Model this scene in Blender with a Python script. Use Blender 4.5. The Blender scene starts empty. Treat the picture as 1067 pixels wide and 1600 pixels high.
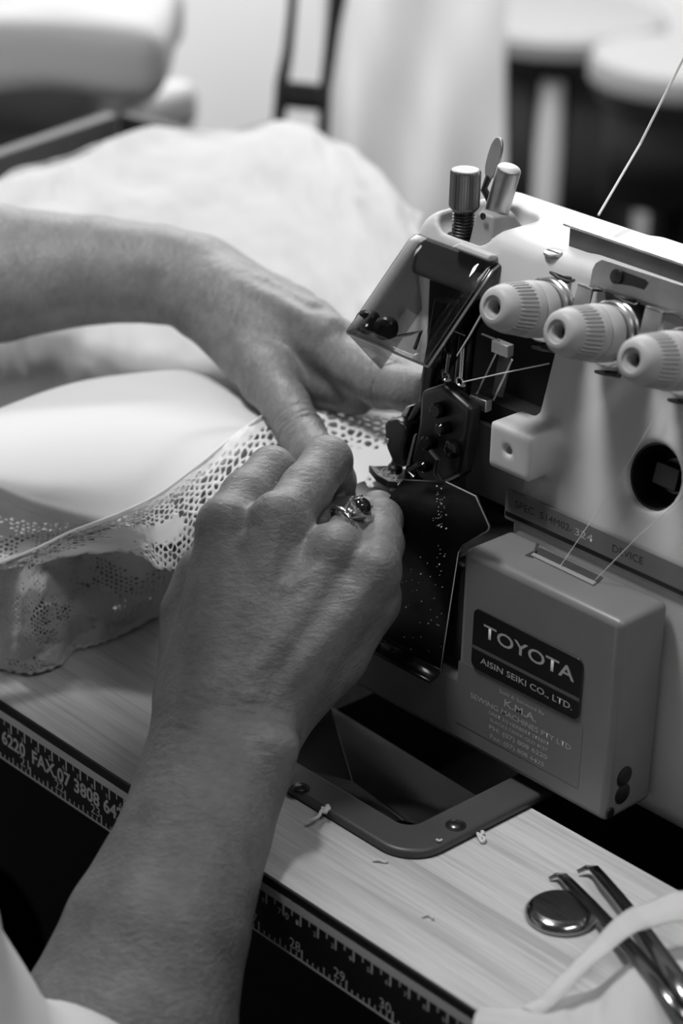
import bpy, bmesh, math, random
import numpy as np
from mathutils import Matrix, Vector

# ------------------------------------------------------------------ camera, world, lights, exposure
random.seed(7)
RNG = np.random.default_rng(7)
SC = bpy.context.scene
COL = SC.collection
MM = 0.001                      # all coordinates below are millimetres; table top z = 0, table front edge y = 0
F_PX, CX, CY = 3700.0, 533.5, 800.0
def _n(v):
    v = np.array(v, float); return v / np.linalg.norm(v)
_X = _n([3834, 1860, -F_PX]); _Y = _n([4362, -1632, F_PX]); _Y = _n(_Y - _X * (_X @ _Y)); _Z = np.cross(_X, _Y)
ROT = np.stack([_X, _Y, _Z])    # camera axes (right, down, forward) -> world axes
CAM = np.array([616.6585, -514.5608, 524.0390])
cam_data = bpy.data.cameras.new('camera')
cam = bpy.data.objects.new('camera', cam_data); COL.objects.link(cam)
_r, _u, _b = ROT @ [1, 0, 0], ROT @ [0, -1, 0], ROT @ [0, 0, -1]
cam.matrix_world = Matrix(((_r[0], _u[0], _b[0], CAM[0]*MM), (_r[1], _u[1], _b[1], CAM[1]*MM), (_r[2], _u[2], _b[2], CAM[2]*MM), (0, 0, 0, 1)))
cam_data.sensor_fit = 'VERTICAL'; cam_data.sensor_height = 36.0; cam_data.sensor_width = 24.0
cam_data.lens = F_PX / 1600 * 36
cam_data.clip_start = 0.05; cam_data.clip_end = 50
cam_data.dof.use_dof = True; cam_data.dof.focus_distance = 0.978; cam_data.dof.aperture_fstop = 6.7
SC.camera = cam

world = bpy.data.worlds.new('room_light'); SC.world = world; world.use_nodes = True
world.node_tree.nodes['Background'].inputs[0].default_value = (1, 1, 1, 1)
world.node_tree.nodes['Background'].inputs[1].default_value = 0.06

def area_light(name, loc, target, sx, sy, power):
    d = bpy.data.lights.new(name, 'AREA'); d.shape = 'RECTANGLE'; d.size = sx*MM; d.size_y = sy*MM; d.energy = power
    o = bpy.data.objects.new(name, d); COL.objects.link(o); o.location = Vector(loc)*MM
    o.rotation_euler = (Vector(target) - Vector(loc)).to_track_quat('-Z', 'Y').to_euler()
    return o
area_light('ceiling_and_fill_light', (-330, -190, 1480), (-30, 60, 60), 360, 240, 17.5)
area_light('ceiling_and_fill_light', (-250, 900, 1500), (-100, 150, 60), 700, 250, 1.7)
area_light('ceiling_and_fill_light', (950, 60, 1450), (100, 100, 60), 700, 250, 5.5)  # fill added from the right to lift the machine, no known tube
area_light('ceiling_and_fill_light', (-1150, 1250, 1150), (-1500, 1500, -300), 1000, 400, 52)  # fill added to brighten the far wall and sheet, unseen source

SC.view_settings.view_transform = 'Standard'; SC.view_settings.look = 'None'
SC.view_settings.exposure = 0.0; SC.view_settings.gamma = 1.0; SC.view_settings.use_curve_mapping = False

# ------------------------------------------------------------------ helpers
def ray(px, py): return ROT @ np.array([(px-CX)/F_PX, (py-CY)/F_PX, 1.0])
def AT(axis, px, py, val):
    r = ray(px, py); return CAM + r * ((val - CAM[axis]) / r[axis])
def PX(px, py, v): return AT(0, px, py, v)
def PY(px, py, v): return AT(1, px, py, v)
def PZ(px, py, v): return AT(2, px, py, v)
def PD(px, py, d): return CAM + ray(px, py) * d
LEAN = math.radians(15)
LN = np.array([0, -math.cos(LEAN), math.sin(LEAN)]); LP = np.array([0, 148.0, 112.0])
LU = np.array([0, math.sin(LEAN), math.cos(LEAN)])           # up along the leaning face
def PL(px, py, off=0.0):
    r = ray(px, py); return CAM + r * (((LP + LN*off - CAM) @ LN) / (r @ LN))

MATS = {}
def mat(name, g=0.5, rough=0.5, metal=0.0, bump=None, vary=None, spec=0.5, coat=0.0, stretch=None, trans=None, sheen=0.0, sss=0.0):
    """grey procedural material; bump=(scale, strength, dist_mm), vary=(scale, amount)"""
    if name in MATS: return MATS[name]
    m = bpy.data.materials.new(name); m.use_nodes = True; MATS[name] = m
    nt = m.node_tree; b = nt.nodes['Principled BSDF']; L = nt.links.new
    b.inputs['Base Color'].default_value = (g, g, g, 1); b.inputs['Roughness'].default_value = rough
    b.inputs['Metallic'].default_value = metal; b.inputs['Specular IOR Level'].default_value = spec
    b.inputs['Coat Weight'].default_value = coat; b.inputs['Sheen Weight'].default_value = sheen
    if sss:
        b.inputs['Subsurface Weight'].default_value = sss; b.inputs['Subsurface Radius'].default_value = (1, 1, 1); b.inputs['Subsurface Scale'].default_value = 0.002
    tc = nt.nodes.new('ShaderNodeTexCoord'); mp = nt.nodes.new('ShaderNodeMapping'); L(tc.outputs['Object'], mp.inputs['Vector'])
    if stretch: mp.inputs['Scale'].default_value = stretch
    if vary:
        n = nt.nodes.new('ShaderNodeTexNoise'); n.inputs['Scale'].default_value = vary[0]; n.inputs['Detail'].default_value = 6
        L(mp.outputs[0], n.inputs['Vector'])
        r = nt.nodes.new('ShaderNodeMapRange'); r.inputs['From Min'].default_value = 0.25; r.inputs['From Max'].default_value = 0.75
        r.inputs['To Min'].default_value = g*(1-vary[1]); r.inputs['To Max'].default_value = g*(1+vary[1])
        L(n.outputs['Fac'], r.inputs['Value']); L(r.outputs[0], b.inputs['Base Color'])
    if bump:
        n = nt.nodes.new('ShaderNodeTexNoise'); n.inputs['Scale'].default_value = bump[0]; n.inputs['Detail'].default_value = 5
        L(mp.outputs[0], n.inputs['Vector'])
        bp = nt.nodes.new('ShaderNodeBump'); bp.inputs['Strength'].default_value = bump[1]; bp.inputs['Distance'].default_value = bump[2]*MM
        L(n.outputs['Fac'], bp.inputs['Height']); L(bp.outputs[0], b.inputs['Normal'])
    return m

class MB:
    """collects world-space millimetre geometry; build() links it as one mesh object"""
    def __init__(s): s.v = []; s.f = []
    def add(s, v, f):
        o = len(s.v); s.v.extend([tuple(map(float, p)) for p in v]); s.f.extend([tuple(i+o for i in q) for q in f]); return s
    def box(s, lo, hi, M=None):
        (x0, y0, z0), (x1, y1, z1) = lo, hi
        v = [(x0,y0,z0),(x1,y0,z0),(x1,y1,z0),(x0,y1,z0),(x0,y0,z1),(x1,y0,z1),(x1,y1,z1),(x0,y1,z1)]
        f = [(0,3,2,1),(4,5,6,7),(0,1,5,4),(1,2,6,5),(2,3,7,6),(3,0,4,7)]
        if M is not None: v = [M(np.array(p)) for p in v]
        return s.add(v, f)
    def obox(s, c, ax, ay, az, hx, hy, hz):
        c, ax, ay, az = map(np.array, (c, ax, ay, az))
        return s.box((-hx,-hy,-hz), (hx,hy,hz), lambda p: c + ax*p[0] + ay*p[1] + az*p[2])
    def lathe(s, prof, base, axis, n=40, cap=True, squash=None):
        """prof = [(dist along axis, radius)...]"""
        axis = _n(axis); a = np.cross(axis, [0.31, 0.17, 0.93]); a = _n(a); b = np.cross(axis, a)
        if squash is not None: a, b = map(np.array, squash)
        v = []; f = []; base = np.array(base, float)
        for d, r in prof:
            for k in range(n):
                t = 2*math.pi*k/n; v.append(base + axis*d + (a*math.cos(t) + b*math.sin(t))*r)
        for i in range(len(prof)-1):
            for k in range(n):
                k2 = (k+1) % n; f.append((i*n+k, i*n+k2, (i+1)*n+k2, (i+1)*n+k))
        if cap:
            f.append(tuple(reversed(range(n)))); f.append(tuple(range((len(prof)-1)*n, len(prof)*n)))
        return s.add(v, f)
    def cyl(s, p0, p1, r0, r1=None, n=28):
        p0, p1 = np.array(p0, float), np.array(p1, float); d = np.linalg.norm(p1-p0)
        return s.lathe([(0, r0), (d, r0 if r1 is None else r1)], p0, p1-p0, n)
    def tube(s, path, r, n=8, flat=None):
        path = [np.array(p, float) for p in path]; rr = r if hasattr(r, '__len__') else [r]*len(path)
        v = []; f = []; up = np.array([0.21, 0.33, 0.92]); prev = None
        for i, p in enumerate(path):
            t = _n(path[min(i+1, len(path)-1)] - path[max(i-1, 0)])
            a = np.cross(t, up if prev is None else np.cross(prev, t)) if prev is None else prev - t*(prev @ t)
            a = _n(a); b = np.cross(t, a); prev = a
            for k in range(n):
                q = 2*math.pi*k/n; v.append(p + (a*math.cos(q) + b*math.sin(q)*(flat or 1))*rr[i])
        for i in range(len(path)-1):
            for k in range(n):
                k2 = (k+1) % n; f.append((i*n+k, i*n+k2, (i+1)*n+k2, (i+1)*n+k))
        f.append(tuple(reversed(range(n)))); f.append(tuple(range((len(path)-1)*n, len(path)*n)))
        return s.add(v, f)
    def prism(s, poly, off):
        """closed polygon of 3-D points swept by the vector off"""
        n = len(poly); off = np.array(off, float); v = [np.array(p, float) for p in poly]; v += [p + off for p in v]
        f = [tuple(reversed(range(n))), tuple(range(n, 2*n))] + [(i, (i+1) % n, n+(i+1) % n, n+i) for i in range(n)]
        return s.add(v, f)
    def grid(s, P):
        """P[i][j] 3-D points"""
        ni, nj = len(P), len(P[0]); v = [P[i][j] for i in range(ni) for j in range(nj)]
        f = [(i*nj+j, i*nj+j+1, (i+1)*nj+j+1, (i+1)*nj+j) for i in range(ni-1) for j in range(nj-1)]
        return s.add(v, f)
    def build(s, name, m, parent=None, bevel=0, seg=3, sharp=35, solid=0, sub=0, org=None, fix=True):
        v = np.array(s.v, float)
        return mesh_obj(name, v, s.f, m, parent, bevel, seg, sharp, solid, sub, org, fix)

WORG = {}
def worg(o): return WORG.get(o.name, np.zeros(3)) if o is not None else np.zeros(3)
def mesh_obj(name, v, f, m, parent=None, bevel=0, seg=3, sharp=35, solid=0, sub=0, org=None, fix=False):
    if org is None:
        lo, hi = v.min(0), v.max(0); org = np.array([(lo[0]+hi[0])/2, (lo[1]+hi[1])/2, lo[2]])
    org = np.array(org, float)
    me = bpy.data.meshes.new(name)
    if isinstance(f, np.ndarray):
        me.vertices.add(len(v)); me.vertices.foreach_set('co', ((v-org)*MM).astype(np.float32).ravel())
        k = f.shape[1]; me.loops.add(f.size); me.loops.foreach_set('vertex_index', f.astype(np.int32).ravel())
        me.polygons.add(len(f)); me.polygons.foreach_set('loop_start', np.arange(0, f.size, k, dtype=np.int32))
        me.update(calc_edges=True); me.validate()
    else:
        me.from_pydata([tuple(p) for p in (v-org)*MM], [], f)
    if fix:
        bm = bmesh.new(); bm.from_mesh(me); bmesh.ops.recalc_face_normals(bm, faces=bm.faces); bm.to_mesh(me); bm.free()
    me.shade_smooth()
    if sharp: me.set_sharp_from_angle(angle=math.radians(sharp))
    if isinstance(m, (list, tuple)):
        for q in m: me.materials.append(q)
    else: me.materials.append(m)
    o = bpy.data.objects.new(name, me); COL.objects.link(o)
    o.location = Vector((org - worg(parent))*MM)
    if parent is not None: o.parent = parent
    WORG[o.name] = org
    if solid:
        md = o.modifiers.new('solid', 'SOLIDIFY'); md.thickness = solid*MM; md.offset = 0
    if bevel:
        md = o.modifiers.new('bevel', 'BEVEL'); md.width = bevel*MM; md.segments = seg; md.limit_method = 'ANGLE'; md.angle_limit = math.radians(40)
        md.harden_normals = False
        me.shade_smooth()
    if sub:
        md = o.modifiers.new('sub', 'SUBSURF'); md.levels = sub; md.render_levels = sub
    return o
def thing(name, label, cat, org=(0, 0, 0), group=None):
    o = bpy.data.objects.new(name, None); COL.objects.link(o); o.location = Vector(org)*MM; o.empty_display_size = 0.02
    WORG[o.name] = np.array(org, float)
    return tag(o, label, cat, group)
def tag(o, label, cat=None, group=None, kind=None):
    if label: o['label'] = label
    if cat: o['category'] = cat
    if group: o['group'] = group
    if kind: o['kind'] = kind
    return o
def struct(o, label=None): return tag(o, label, kind='structure')

def text(name, body, fit, xdir, ydir, ndir, m, parent=None, bold=0.0, shear=0.0, thick=0.06):
    """lettering as thin mesh, its box fitted to fit=(lower-left corner, width, height) along xdir / ydir"""
    c = bpy.data.curves.new('t', 'FONT'); c.body = body; c.size = 1; c.offset = bold; c.resolution_u = 3; c.extrude = 0.0
    t = bpy.data.objects.new('t', c); COL.objects.link(t)
    dg = bpy.context.evaluated_depsgraph_get(); me = bpy.data.meshes.new_from_object(t.evaluated_get(dg))
    bpy.data.objects.remove(t); bpy.data.curves.remove(c)
    n = len(me.vertices); co = np.zeros(n*3); me.vertices.foreach_get('co', co); co = co.reshape(-1, 3)
    fs = [tuple(p.vertices) for p in me.polygons]; bpy.data.meshes.remove(me)
    lo, hi = co.min(0), co.max(0); ll, w, h = fit
    xdir, ydir, ndir = map(np.array, (xdir, ydir, ndir))
    u = (co[:, 0]-lo[0])/(hi[0]-lo[0])*w; vv = (co[:, 1]-lo[1])/(hi[1]-lo[1])*h
    P = np.array(ll)[None] + u[:, None]*xdir[None] + vv[:, None]*ydir[None] + ndir[None]*thick
    return mesh_obj(name, P, fs, m, parent, sharp=0)

# ------------------------------------------------------------------ signed distance fields -> mesh
class Field:
    def __init__(s, lo, hi, h):
        s.lo = np.array(lo, float); s.h = h; n = np.ceil((np.array(hi)-s.lo)/h).astype(int)+1; s.n = n
        ax = [(s.lo[i] + h*np.arange(n[i])).astype(np.float32) for i in range(3)]
        s.P = np.stack(np.meshgrid(*ax, indexing='ij'), -1); s.d = np.full(n, 1e3, np.float32)
    def sub(s, lo, hi, pad):
        a = np.maximum(0, np.floor((np.array(lo)-pad-s.lo)/s.h)).astype(int); b = np.minimum(s.n, np.ceil((np.array(hi)+pad-s.lo)/s.h).astype(int)+1)
        return tuple(slice(a[i], max(a[i], b[i])) for i in range(3))
def smin(a, b, k):
    if k <= 0: return np.minimum(a, b)
    h = np.maximum(k-np.abs(a-b), 0)/k; return np.minimum(a, b) - h*h*k*0.25
def smax(a, b, k): return -smin(-a, -b, k)
def sd_cone(P, a, b, ra, rb):
    """tapered capsule"""
    a = np.array(a, np.float32); b = np.array(b, np.float32); ba = b-a; L = max(float(np.sqrt(ba @ ba)), 1e-4)
    pa = P-a; t = np.clip((pa @ ba)/(L*L), 0, 1); q = pa - t[..., None]*ba
    return np.sqrt((q*q).sum(-1)) - (ra+(rb-ra)*t)
def sd_rbox(P, c, h, r):
    q = np.abs(P-np.array(c, np.float32)) - (np.array(h, np.float32)-r)
    return np.sqrt((np.maximum(q, 0)**2).sum(-1)) + np.minimum(q.max(-1), 0) - r
def sd_cyl(P, c, axis, r, hl, rd=0):
    axis = np.array(axis, np.float32); p = P-np.array(c, np.float32); t = p @ axis; q = p - t[..., None]*axis
    d = np.stack([np.sqrt((q*q).sum(-1))-r+rd, np.abs(t)-hl+rd], -1)
    return np.minimum(d.max(-1), 0) + np.sqrt((np.maximum(d, 0)**2).sum(-1)) - rd
def sd_ell(P, c, R3, r):
    """ellipsoid: rows of R3 are its axes, r its radii"""
    p = (P-np.array(c, np.float32)) @ np.array(R3, np.float32).T; r = np.array(r, np.float32)
    k0 = np.sqrt(((p/r)**2).sum(-1)); k1 = np.sqrt(((p/(r*r))**2).sum(-1)) + 1e-9
    return k0*(k0-1)/k1
def surface_nets(fld):
    d = fld.d; n = d.shape; ins = d < 0
    c = [ins[i:n[0]-1+i, j:n[1]-1+j, k:n[2]-1+k] for i in (0, 1) for j in (0, 1) for k in (0, 1)]
    s = sum(x.astype(np.int8) for x in c); act = (s > 0) & (s < 8)
    idx = np.full(act.shape, -1, np.int64); cells = np.argwhere(act); idx[act] = np.arange(len(cells))
    acc = np.zeros((len(cells), 3)); cnt = np.zeros(len(cells))
    cor = [(i, j, k) for i in (0, 1) for j in (0, 1) for k in (0, 1)]
    dv = [d[cells[:, 0]+i, cells[:, 1]+j, cells[:, 2]+k] for i, j, k in cor]
    for p in range(8):
        for ax in range(3):
            if cor[p][ax] == 0:
                q2 = list(cor[p]); q2[ax] = 1; q = cor.index(tuple(q2)); m = (dv[p] < 0) != (dv[q] < 0)
                t = dv[p][m]/(dv[p][m]-dv[q][m]); pt = np.tile(np.array(cor[p], float), (m.sum(), 1)); pt[:, ax] += t
                acc[m] += pt; cnt[m] += 1
    V = fld.lo + (cells + acc/cnt[:, None])*fld.h
    Q = []
    for ax in range(3):
        a, b = [(1, 2), (2, 0), (0, 1)][ax]
        sl0 = [slice(1, n[i]-1) for i in range(3)]; sl0[ax] = slice(0, n[ax]-1); sl1 = list(sl0); sl1[ax] = slice(1, n[ax])
        A, B = ins[tuple(sl0)], ins[tuple(sl1)]
        for flip, mk in ((False, A & ~B), (True, ~A & B)):
            e = np.argwhere(mk) + np.array([sl0[i].start for i in range(3)])
            ea = np.zeros(3, int); ea[a] = 1; eb = np.zeros(3, int); eb[b] = 1
            g = lambda o: idx[tuple((e-o).T)]
            q = np.stack([g(ea+eb), g(eb), g(0*ea), g(ea)], 1)
            Q.append(q[:, ::-1] if flip else q)
    Q = np.concatenate(Q); Q = Q[(Q >= 0).all(1)]
    return V, Q

# ------------------------------------------------------------------ materials
def wood_mat():
    m = bpy.data.materials.new('pale_wood_laminate'); m.use_nodes = True; nt = m.node_tree; L = nt.links.new; b = nt.nodes['Principled BSDF']
    tc = nt.nodes.new('ShaderNodeTexCoord'); mp = nt.nodes.new('ShaderNodeMapping'); mp.inputs['Scale'].default_value = (4.5, 120, 120)
    mp.inputs['Rotation'].default_value = (0, 0, math.radians(-1.2))
    L(tc.outputs['Object'], mp.inputs['Vector'])
    n1 = nt.nodes.new('ShaderNodeTexNoise'); n1.inputs['Scale'].default_value = 2.2; n1.inputs['Detail'].default_value = 7; n1.inputs['Distortion'].default_value = 0.6
    L(mp.outputs[0], n1.inputs['Vector'])
    mp2 = nt.nodes.new('ShaderNodeMapping'); mp2.inputs['Scale'].default_value = (12, 420, 420); L(tc.outputs['Object'], mp2.inputs['Vector'])
    n2 = nt.nodes.new('ShaderNodeTexNoise'); n2.inputs['Scale'].default_value = 3; n2.inputs['Detail'].default_value = 3; L(mp2.outputs[0], n2.inputs['Vector'])
    cr = nt.nodes.new('ShaderNodeValToRGB'); e = cr.color_ramp.elements
    e[0].position = 0.28; e[0].color = (0.36, 0.36, 0.36, 1); e[1].position = 0.5; e[1].color = (0.50, 0.50, 0.50, 1)
    q = e.new(0.68); q.color = (0.55, 0.55, 0.55, 1)
    L(n1.outputs['Fac'], cr.inputs[0])
    mx = nt.nodes.new('ShaderNodeMix'); mx.data_type = 'RGBA'; mx.blend_type = 'MULTIPLY'; mx.inputs[0].default_value = 0.55
    r2 = nt.nodes.new('ShaderNodeMapRange'); r2.inputs['From Min'].default_value = 0.3; r2.inputs['From Max'].default_value = 0.6; r2.inputs['To Min'].default_value = 0.72; r2.inputs['To Max'].default_value = 1
    L(n2.outputs['Fac'], r2.inputs[0]); L(cr.outputs[0], mx.inputs[6]); L(r2.outputs[0], mx.inputs[7]); L(mx.outputs[2], b.inputs['Base Color'])
    b.inputs['Roughness'].default_value = 0.45
    bp = nt.nodes.new('ShaderNodeBump'); bp.inputs['Strength'].default_value = 0.15; bp.inputs['Distance'].default_value = 0.0002
    L(n2.outputs['Fac'], bp.inputs['Height']); L(bp.outputs[0], b.inputs['Normal'])
    return m
WOOD = wood_mat()
CREAM = mat('cream_enamel', 0.60, 0.5, spec=0.35, bump=(900, 0.12, 0.25), vary=(30, 0.05))
GREY = mat('grey_enamel', 0.175, 0.36, bump=(1100, 0.10, 0.2), vary=(40, 0.08))
BLACK = mat('black_plastic', 0.012, 0.35)
BLACKM = mat('black_matte', 0.008, 0.8)
GLOSSB = mat('black_polished_steel', 0.035, 0.16, metal=0.9, vary=(60, 0.4))
DARKST = mat('dark_steel', 0.10, 0.32, metal=0.9, vary=(80, 0.4))
STEEL = mat('bright_steel', 0.62, 0.25, metal=1.0, vary=(120, 0.15))
BRUSH = mat('brushed_steel', 0.42, 0.38, metal=1.0, bump=(200, 0.15, 0.1), vary=(90, 0.2))
RAILM = mat('dark_reflection_rail_steel', 0.11, 0.4, metal=0.7, vary=(40, 0.3))  # dark reflection on the rail put into its base colour
CHROME = mat('chrome', 0.75, 0.08, metal=1.0)
KNOBG = mat('warm_grey_plastic', 0.42, 0.5)
KNOBD = mat('knob_bore_plastic', 0.03, 0.5)
CAST = mat('cast_grey_paint', 0.28, 0.5, bump=(500, 0.3, 0.3))
PRINT = mat('silver_print', 0.42, 0.45)
PRINTD = mat('dark_print', 0.03, 0.6)
PLATE_DK = mat('black_name_plate', 0.010, 0.3)
SPECG = mat('grey_plate_lacquer', 0.17, 0.4, vary=(50, 0.12))
STICK = mat('sticker_film', 0.165, 0.38)
DARKPL = mat('charcoal_plastic', 0.055, 0.42, bump=(600, 0.1, 0.2), vary=(30, 0.15))
TAPEB = mat('black_tape', 0.014, 0.4)
TAPEW = mat('tape_print', 0.55, 0.5)
def smoky():
    m = bpy.data.materials.new('smoky_clear_plastic'); m.use_nodes = True; nt = m.node_tree; L = nt.links.new
    nt.nodes.remove(nt.nodes['Principled BSDF']); out = nt.nodes['Material Output']
    t = nt.nodes.new('ShaderNodeBsdfTransparent'); t.inputs[0].default_value = (0.50, 0.50, 0.50, 1)
    g = nt.nodes.new('ShaderNodeBsdfGlossy'); g.inputs['Roughness'].default_value = 0.06; g.inputs['Color'].default_value = (0.9, 0.9, 0.9, 1)
    lw = nt.nodes.new('ShaderNodeLayerWeight'); lw.inputs['Blend'].default_value = 0.5; pw = nt.nodes.new('ShaderNodeMath'); pw.operation = 'POWER'; pw.inputs[1].default_value = 4.0; L(lw.outputs['Facing'], pw.inputs[0])
    fr = nt.nodes.new('ShaderNodeMath'); fr.operation = 'MULTIPLY_ADD'; fr.inputs[1].default_value = 0.45; fr.inputs[2].default_value = 0.03; L(pw.outputs[0], fr.inputs[0])
    mx = nt.nodes.new('ShaderNodeMixShader'); L(fr.outputs[0], mx.inputs[0]); L(t.outputs[0], mx.inputs[1]); L(g.outputs[0], mx.inputs[2]); L(mx.outputs[0], out.inputs[0])
    return m
SMOKY = smoky()

# ------------------------------------------------------------------ the room
FLOOR_Z = -750
MB().box((-1860, -1800, FLOOR_Z-40), (1900, 2060, FLOOR_Z)).build('floor', mat('dark_floor', 0.006, 0.9, vary=(2, 0.1), spec=0.0))
struct(bpy.data.objects['floor'])
struct(MB().box((-1800, 2000, FLOOR_Z), (1900, 2060, 2100)).build('wall_back', mat('white_wall', 0.62, 0.7, vary=(1.5, 0.04))))
struct(MB().box((-1860, -1800, FLOOR_Z), (-1800, 2060, 2100)).build('wall_left', mat('white_wall', 0.62)))

# ------------------------------------------------------------------ sewing table
table = thing('sewing_table', 'pale wood-grain sewing table with black front edge carrying the overlock machine', 'table', (0, 250, FLOOR_Z))
CB, CL = 114.0, -75.0            # machine cut-out: back edge of the front strip, left end of the chute notch
tb = MB()
for lo, hi in (((-900, 0.6), (700, 45)), ((72, 45), (700, CB)), ((-900, 45), (CL, 480)), ((330, CB), (700, 480)), ((CL, 290), (330, 480))):
    tb.box((lo[0], lo[1], -29), (hi[0], hi[1], 0))
tb.prism([(72, 45, -29), (72, 62, -29)] + [(55+17*math.cos(math.radians(a)), 62+17*math.sin(math.radians(a)), -29) for a in range(0, -91, -9)], (0, 0, 29))
tb.build('tabletop', WOOD, table, fix=False, sharp=30, org=(0, 0, -29))
MB().box((-900, -0.6, -30), (700, 0.6, -0.15)).build('edge_banding', TAPEB, table)
for x in (-860, 660):
    MB().box((x-25, 250, FLOOR_Z), (x+25, 300, -29)).build('leg', mat('table_leg_metal', 0.08, 0.4), table, bevel=3)
    MB().box((x-25, 20, FLOOR_Z), (x+25, 460, FLOOR_Z+35)).build('foot', mat('table_leg_metal', 0.08, 0.4), table, bevel=3)
MB().box((-835, 440, -720), (640, 455, -29)).build('under_table_dark_sheet', BLACKM, table)  # black sheet added so the space under the table stays dark
# pan under the machine cut-out
pan = MB(); pan.box((CL, CB, -95), (330, 290, -90)); pan.box((CL-3, CB, -92), (CL, 290, -29)); pan.box((330, CB, -92), (333, 290, -29)); pan.box((CL, 287, -92), (330, 290, -29)); pan.box((CL, CB, -92), (330, CB+2, -29.2))
pan.build('machine_pan', BLACKM, table)

# ------------------------------------------------------------------ measuring tape on the table edge
tape = thing('measuring_tape', 'black adhesive measuring tape with pale inch and centimetre marks along the table edge', 'measuring tape', (0, -1, -28.5))
YT = -1.0
MB().box((-420, YT, -29.2), (420, -0.6, -4)).build('tape_strip', TAPEB, tape)
MB().box((-420, YT-0.05, -7.8), (420, YT, -4.0)).build('border_line', TAPEW, tape)
MB().box((-420, YT-0.05, -29.0), (420, YT, -28.0)).build('base_line', TAPEW, tape)
inch = lambda k: -117.84 + (k-21)*25.4
tk = MB()
for k8 in range(16*8, 36*8):
    x = inch(k8/8); h = 4.6 if k8 % 8 == 0 else (3.4 if k8 % 4 == 0 else 2.0); w = 0.42 if k8 % 8 == 0 else 0.3
    tk.box((x-w, YT-0.05, -28.2), (x+w, YT, -28.0+h))
tag(tk.build('inch_ticks', TAPEW, tape), None, kind='stuff')
tk = MB()
for c2 in range(80, 190):
    x = c2*5 - 651.2; long_ = c2 % 2 == 0; h = 5.2 if long_ else 2.7; w = 0.45 if long_ else 0.32
    tk.box((x-w, YT-0.05, -7.6-h), (x+w, YT, -7.6))
tag(tk.build('centimetre_ticks', TAPEW, tape), None, kind='stuff')
XD, ZD, ND = (1, 0, 0), (0, 0, 1), (0, -1, 0)
for k in range(18, 33):
    x = inch(k); text('numeral', str(k), ((x-7.2, YT, -25.2), 6.2, 4.6), XD, ZD, ND, TAPEW, tape)
for c in range(44, 93):
    x = c*10 - 651.2
    if c % 10 == 0:
        text('numeral', str(c//10), ((x-3.3, YT, -13.6), 2.1, 3.0), XD, ZD, ND, TAPEW, tape); text('numeral', '0', ((x+1.0, YT, -13.6), 2.1, 3.0), XD, ZD, ND, TAPEW, tape)
    else: text('numeral', str(c % 10), ((x-2.6, YT, -13.0), 1.5, 2.2), XD, ZD, ND, TAPEW, tape)
_a = PY(50, 1177, YT); _b = PY(183, 1266, YT); w1 = (_b[0]-_a[0])*13.4/14
text('lettering', 'FAX.07 3808 6426', ((_a[0], YT, -20.6), w1*16/13.4*1.0, 7.2), XD, ZD, ND, TAPEW, tape, bold=0.028)
text('lettering', 'PH.07 3808 6220', ((_a[0]-5-w1*1.07, YT, -20.6), w1*1.07, 7.2), XD, ZD, ND, TAPEW, tape, bold=0.028)

# ------------------------------------------------------------------ waste chute let into the table
chute = thing('waste_chute', 'charcoal plastic waste chute frame sunk in the table below the machine', 'chute', (0, 80, 0))
def arc(cx, cy, r, a0, a1, n=10): return [(cx+r*math.cos(math.radians(a0+(a1-a0)*i/n)), cy+r*math.sin(math.radians(a0+(a1-a0)*i/n))) for i in range(n+1)]
outer = [(CL, 45)] + arc(72-17, 45+17, 17, -90, 0) + [(72, CB+14)]
inner = [(54, CB+14)] + list(reversed(arc(54-7, 61+7, 7, -90, 0))) + [(CL, 61)]
poly = outer + inner
fr = MB(); fr.prism([(x, y, -0.5) for x, y in poly], (0, 0, 4.6))
fr.build('frame', DARKPL, chute, bevel=1.6, seg=3)
# chute walls: sloping panels that run down to the back left
c1, c2, c3 = np.array([54, 61, 2.0]), np.array([CL, 61, 2.0]), np.array([54, 128, 2.0])
k1 = PY(551, 1222, 84); k2 = PY(517, 1105, 122)
bl, br_ = np.array([CL, 128, -60.0]), np.array([54, 128, -22.0])
ch = MB()
cf = np.array([46, 66, 1.0])
ch.add([c2, (44, 61, 2), cf, k1, k2, bl, np.array([CL, 66, -20])], [(0, 1, 2, 3, 4, 5, 6)])
ch.build('chute_panel', mat('chute_plastic', 0.006, 0.6, vary=(25, 0.3), spec=0.12), chute, solid=0.8)
ch = MB(); ch.add([cf, (54, 68, 2), c3, br_, k2, k1], [(0, 1, 2, 3, 4, 5)])
ch.build('chute_panel', mat('chute_plastic', 0.03, 0.4), chute, solid=0.8)
MB().tube([cf, (cf+k1)/2, k1, (k1+k2)/2, k2], [0.5, 0.45, 0.4, 0.35, 0.3], 6).build('edge_highlight', mat('edge_highlight_grey', 0.09, 0.4), chute)  # paler tube paints the highlight along the panel edge
MB().box((CL-2, 45, -80), (72, CB+14, -70)).build('chute_bottom', BLACKM, chute)
for px, py in ((468, 1232), (712, 1290)):
    p = PZ(px, py, 4.1)
    s = MB().lathe([(0, 4.2), (0.35, 4.2), (0.5, 3.7), (0.1, 3.3)], p, (0, 0, 1), 32, cap=True).build('screw', BLACK, chute)
    MB().lathe([(0, 2.9), (0.5, 2.9), (1.0, 2.2), (1.2, 1.0)], p, (0, 0, 1), 28).build('screw_head', DARKST, s)

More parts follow.
